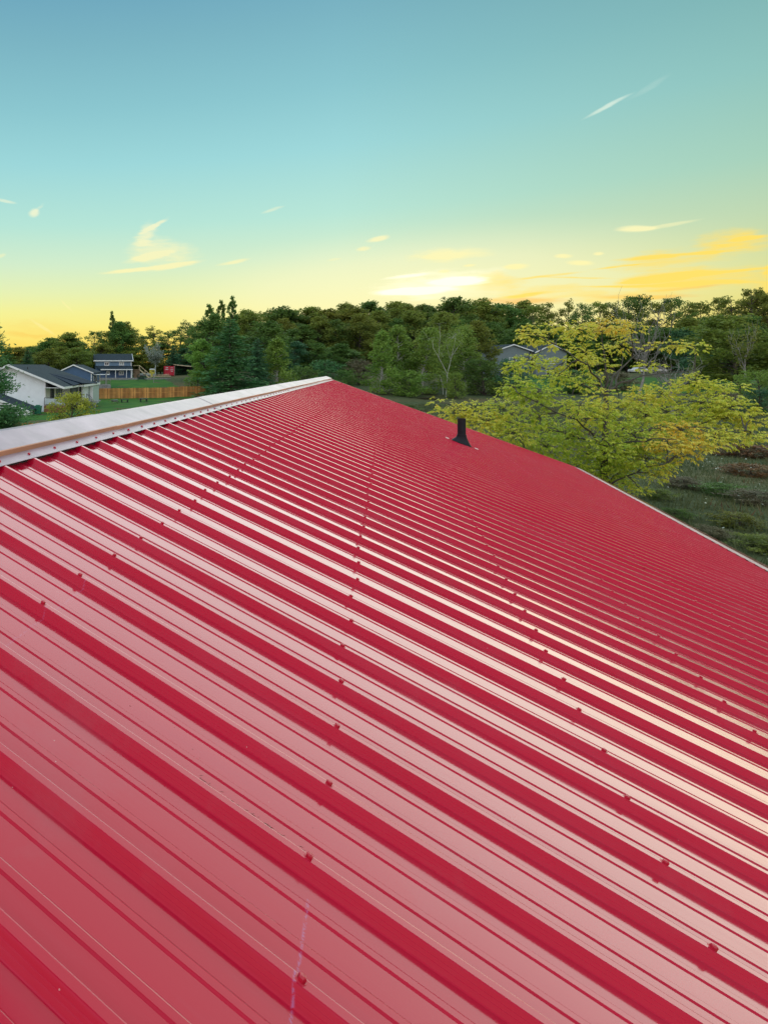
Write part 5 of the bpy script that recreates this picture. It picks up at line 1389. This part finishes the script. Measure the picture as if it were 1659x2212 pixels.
# the big yellowing tree beside the building: sprays of drooping leaflets on spreading limbs
def yellow_tree():
    Yt = 27.0; X0 = at(1311, 0, Yt).x; z0 = g(X0, Yt)
    t = thing("yellow_tree", (X0, Yt, z0), 0, "large spreading tree with yellow-green autumn leaves right behind the red roof", "tree")
    q = np.random.default_rng(21); wd = Wood()
    def P3(px, py, dy=0.0): p = at(px, py, Yt + dy); return np.array([p.x - X0, p.y - Yt, p.z - z0])
    trunk = np.array([P3(1300, 0) * 0 + np.array((-.1, 0, -.3)), P3(1302, 1080), P3(1306, 960), P3(1308, 900), P3(1309, 850)]); 
    wd.limb(trunk, .14, .085, 9)
    hub = P3(1309, 850); hub2 = P3(1300, 960); hub3 = P3(1302, 1060)
    main = [  # spreading limbs: from, through, to
        (hub, P3(1308, 800, .3), P3(1300, 716, .4)), (hub, P3(1286, 795, -1), P3(1200, 745, -1.5)), (hub, P3(1330, 790, 1.2), P3(1400, 745, 2.2)),
        (hub, P3(1270, 830, .8), P3(1110, 770, 1.6)), (hub, P3(1345, 812, -.4), P3(1500, 800, -.5)), (hub2, P3(1290, 920, -1), P3(1120, 850, -1.8)),
        (hub2, P3(1240, 940, 1), P3(1000, 890, 1.5)), (hub2, P3(1360, 900, 1), P3(1480, 860, 1.6)), (hub2, P3(1400, 900, -1), P3(1610, 930, -1.5)),
        (hub3, P3(1200, 1000, -.8), P3(1060, 940, -1.2)), (hub3, P3(1380, 960, .6), P3(1560, 900, 1.2)), (hub3, P3(1360, 1010, -1.2), P3(1440, 1000, -1.9)),
        (hub3, P3(1250, 1030, .8), P3(1170, 980, 1.4)), (hub2, P3(1340, 930, 2), P3(1420, 930, 3)), (hub, P3(1340, 830, 1.8), P3(1345, 760, 2.6)),
        (hub2, P3(1380, 950, -1.8), P3(1460, 950, -2.6)), (hub3, P3(1330, 1010, .5), P3(1380, 1040, .6))]
    nodes = []
    for a, b_, c in main:
        tt = np.linspace(0, 1, 8)[:, None]; p = (1 - tt) ** 2 * a + 2 * tt * (1 - tt) * b_ + tt ** 2 * c; p[1:-1] += q.normal(0, .06, (6, 3))
        wd.limb(p, .045, .014, 6); nodes += list(p[1:])
    nodes = np.array(nodes)
    # leafy sprays: (x, y, half width, half height, depth offset, share, colour: 0 green .. 1 yellow .. 2 orange)
    SP = [(1305, 905, 32, 22, -1.6, .7, .5), (1300, 852, 24, 16, -1.2, .35, .8), (1250, 880, 40, 20, -1.4, .6, .6), (1315, 960, 36, 26, -1.8, .8, .4), (1145, 722, 24, 20, -1, .5, .9), (1200, 740, 34, 14, -1.2, .25, .8), (1250, 712, 34, 22, 0, .7, .9), (1310, 705, 42, 20, .4, .9, 1.2), (1192, 708, 22, 14, .6, .3, .9),
          (1360, 708, 26, 14, 1, .4, 1.1), (1262, 760, 30, 26, -.4, .6, .8), (1215, 786, 26, 20, .8, .4, .7), (1340, 745, 36, 22, 1.6, .5, .9), (1145, 780, 46, 16, 1, .8, .6), (1110, 792, 24, 14, .6, .35, .6),
          (1200, 815, 40, 18, -.5, .6, .5), (1290, 790, 34, 30, .6, .6, .7), (1255, 830, 26, 16, 0, .35, .6), (1445, 745, 40, 14, 1, .35, 1.0), (1400, 790, 30, 14, 1.3, .25, .7), (1500, 748, 26, 14, -.4, .18, .7),
          (1110, 838, 34, 26, -1, .9, .45), (1160, 850, 50, 24, -1.4, 1.3, .35), (1090, 880, 46, 24, .4, 1.1, .6), (1225, 870, 24, 16, .6, .3, .6),
          (941, 868, 9, 12, 1.2, .12, .8), (950, 885, 10, 10, 1.2, .12, .8), (985, 892, 26, 26, 1.2, .9, .9), (1010, 905, 18, 20, .8, .5, .9), (1025, 875, 16, 12, .5, .25, .8), (1050, 912, 48, 26, .2, 1.5, .85),
          (1110, 935, 44, 30, -.6, 1.4, .6), (1165, 900, 30, 22, -1, .6, .4), (1180, 965, 44, 30, 0, 1.3, .35), (1225, 945, 40, 34, .4, 1.4, .35), (1270, 985, 46, 34, .6, 1.5, .3), (1130, 975, 36, 22, .6, .8, .4),
          (1310, 1020, 46, 26, 0, 1.2, .3), (1345, 1045, 26, 18, .4, .4, .5), (1330, 985, 50, 34, -.4, 1.5, .35), (1375, 950, 56, 36, -.8, 1.9, .4), (1240, 1010, 34, 24, -.4, .7, .45), (1200, 1000, 26, 18, .8, .4, .4),
          (1265, 905, 40, 20, .4, .8, .8), (1340, 872, 34, 18, 1, .6, .7), (1290, 880, 30, 16, -.8, .4, .8),
          (1385, 862, 34, 34, .8, 1.2, .85), (1430, 848, 34, 26, 1, 1.0, .75), (1395, 895, 40, 26, 0, 1.0, .6), (1440, 890, 34, 24, .6, .7, .55),
          (1502, 825, 38, 22, .8, 1.1, .7), (1548, 835, 30, 18, 1, .6, .7), (1520, 870, 56, 28, .6, 1.8, .65), (1580, 880, 46, 26, -.4, 1.4, .7), (1545, 905, 54, 22, 0, 1.2, .7), (1625, 905, 26, 20, -.8, .6, .8), (1600, 835, 12, 10, 1, .1, .7),
          (1470, 930, 44, 22, -1.2, 1.0, 1.25), (1440, 958, 46, 20, -1.8, .9, 1.2), (1500, 965, 40, 14, -2, .6, 1.15), (1540, 945, 60, 22, -1.4, 1.3, .85), (1600, 940, 42, 16, -1.2, .8, .8), (1645, 950, 14, 12, -1, .15, .8),
          (1395, 990, 50, 24, -1.4, 1.0, .5), (1440, 1005, 24, 16, -1.6, .35, .9), (1480, 985, 22, 10, -1.8, .2, 1.0), (1410, 1025, 24, 14, -1.4, .35, .7), (1385, 1060, 20, 12, -1, .2, .6), (1500, 902, 40, 18, 1.8, .5, .5),
          (1330, 915, 40, 26, 1.4, .8, .45), (1290, 1060, 40, 20, .2, .7, .4), (1340, 1000, 60, 50, 2.4, 1.2, .25), (1200, 930, 70, 40, 2.2, 1.2, .3), (1450, 910, 90, 40, 2.6, 1.2, .5), (1100, 900, 60, 40, 2.2, .9, .4)]
    tot = sum(s[5] for s in SP); PER = 6200 / tot
    V_, F_, CI = [], [], []; o = 0
    for (x, y, hw, hh, dy, sh_, cc) in SP:
        n = max(4, int(PER * sh_)); c0 = P3(x, y, dy); sc_ = Yt / F_PX
        d = q.normal(0, 1, (n, 3)); d /= np.linalg.norm(d, axis=1)[:, None]; d *= (q.random(n) ** .4)[:, None]
        tips = c0 + d * np.array([hw * sc_, max(hw * sc_ * .8, .5), hh * sc_])
        k = np.argmin(np.linalg.norm(nodes - c0, axis=1)); s0 = nodes[k]
        wd.limb(curve(s0, c0, .06, q, 5, .03), .028, .012, 4)
        for j in range(0, n, 6): wd.limb(curve(c0, tips[j], .1, q, 4, .04), .010, .004, 3)
        # each tip carries a drooping compound leaf of five to seven leaflets
        m_ = 7; ph = q.uniform(0, 2 * PI, n); out = np.stack([np.cos(ph), np.sin(ph), np.full(n, .15)], 1)
        out = out * .6 + (tips - c0) / (np.linalg.norm(tips - c0, axis=1)[:, None] + 1e-6) * .6; out /= np.linalg.norm(out, axis=1)[:, None]
        side = np.cross(out, np.array([[0, 0, 1.]])); side /= np.linalg.norm(side, axis=1)[:, None] + 1e-9
        ls = q.uniform(.055, .085, n)
        for b_ in range(m_):
            fr = (b_ // 2) * .5; sg = 0 if b_ == m_ - 1 else (1 if b_ % 2 else -1)
            r0 = tips + out * (ls * (fr if sg else 1.7) * 1.5)[:, None]; r0[:, 2] -= ls * fr * .35
            dr = out * (.5 if sg else 1) + side * sg * 1.0 + np.array([[0, 0, -.75]]) + q.normal(0, .22, (n, 3)); dr /= np.linalg.norm(dr, axis=1)[:, None]
            wv = np.cross(dr, np.cross(np.array([[0, 0, 1.]]) + q.normal(0, .35, (n, 3)), dr)); wv = np.cross(dr, wv); wv /= np.linalg.norm(wv, axis=1)[:, None] + 1e-9
            l3 = (ls * q.uniform(.8, 1.3, n))[:, None]
            nn = np.cross(dr, wv)
            v = np.stack([r0, r0 + dr * l3 * .55 - wv * l3 * .42 + nn * l3 * .08, r0 + dr * l3 * 1.5 - np.array([[0, 0, 1]]) * l3 * .25, r0 + dr * l3 * .55 + wv * l3 * .42 + nn * l3 * .08], 1)
            V_.append(v.reshape(-1, 3)); F_.append(np.arange(4 * n).reshape(n, 4) + o); o += 4 * n
            CI.append(np.clip(np.repeat(np.full(n, cc + .2) + q.normal(0, .2, n), 1), 0, 2))
    CI = np.concatenate(CI)
    me = fast_mesh("crown", np.concatenate(V_), np.concatenate(F_), [])
    at_ = me.attributes.new("ripeness", 'FLOAT', 'FACE'); at_.data.foreach_set('value', CI.astype(np.float32))
    m_ = D.materials.new("autumn_leaves"); m_.use_nodes = True; nt = m_.node_tree; nt.nodes.clear(); N = nt.nodes.new; L = nt.links.new
    an = N('ShaderNodeAttribute'); an.attribute_name = "ripeness"
    geo = N('ShaderNodeNewGeometry')
    ad = N('ShaderNodeMath'); ad.operation = 'MULTIPLY_ADD'; L(geo.outputs['Random Per Island'], ad.inputs[0]); ad.inputs[1].default_value = .2; L(an.outputs['Fac'], ad.inputs[2])
    hf = N('ShaderNodeMath'); hf.operation = 'MULTIPLY'; L(ad.outputs[0], hf.inputs[0]); hf.inputs[1].default_value = .45
    rp_ = N('ShaderNodeValToRGB'); e = rp_.color_ramp.elements
    while len(e) < 4: e.new(.5)
    for k, (p_, c) in enumerate(((0.05, (.20, .34, .025, 1)), (.30, (.48, .58, .050, 1)), (.55, (.80, .74, .11, 1)), (.90, (.90, .50, .045, 1)))): e[k].position = p_; e[k].color = c
    L(hf.outputs[0], rp_.inputs[0])
    pr_ = N('ShaderNodeBsdfPrincipled'); L(rp_.outputs[0], pr_.inputs['Base Color']); pr_.inputs['Roughness'].default_value = .5; pr_.inputs['Specular IOR Level'].default_value = .35
    tl = N('ShaderNodeBsdfTranslucent'); L(rp_.outputs[0], tl.inputs['Color']); ms = N('ShaderNodeMixShader'); ms.inputs[0].default_value = .42; L(pr_.outputs[0], ms.inputs[1]); L(tl.outputs[0], ms.inputs[2])
    ou = N('ShaderNodeOutputMaterial'); L(ms.outputs[0], ou.inputs[0])
    me.materials.append(m_)
    put("crown", me, t)
    put("trunk", wd.mesh("trunk", mat("dark_bark", (0.085, 0.072, 0.058), 0.9, 0.4, 6, bump=0.5)), t)
yellow_tree()
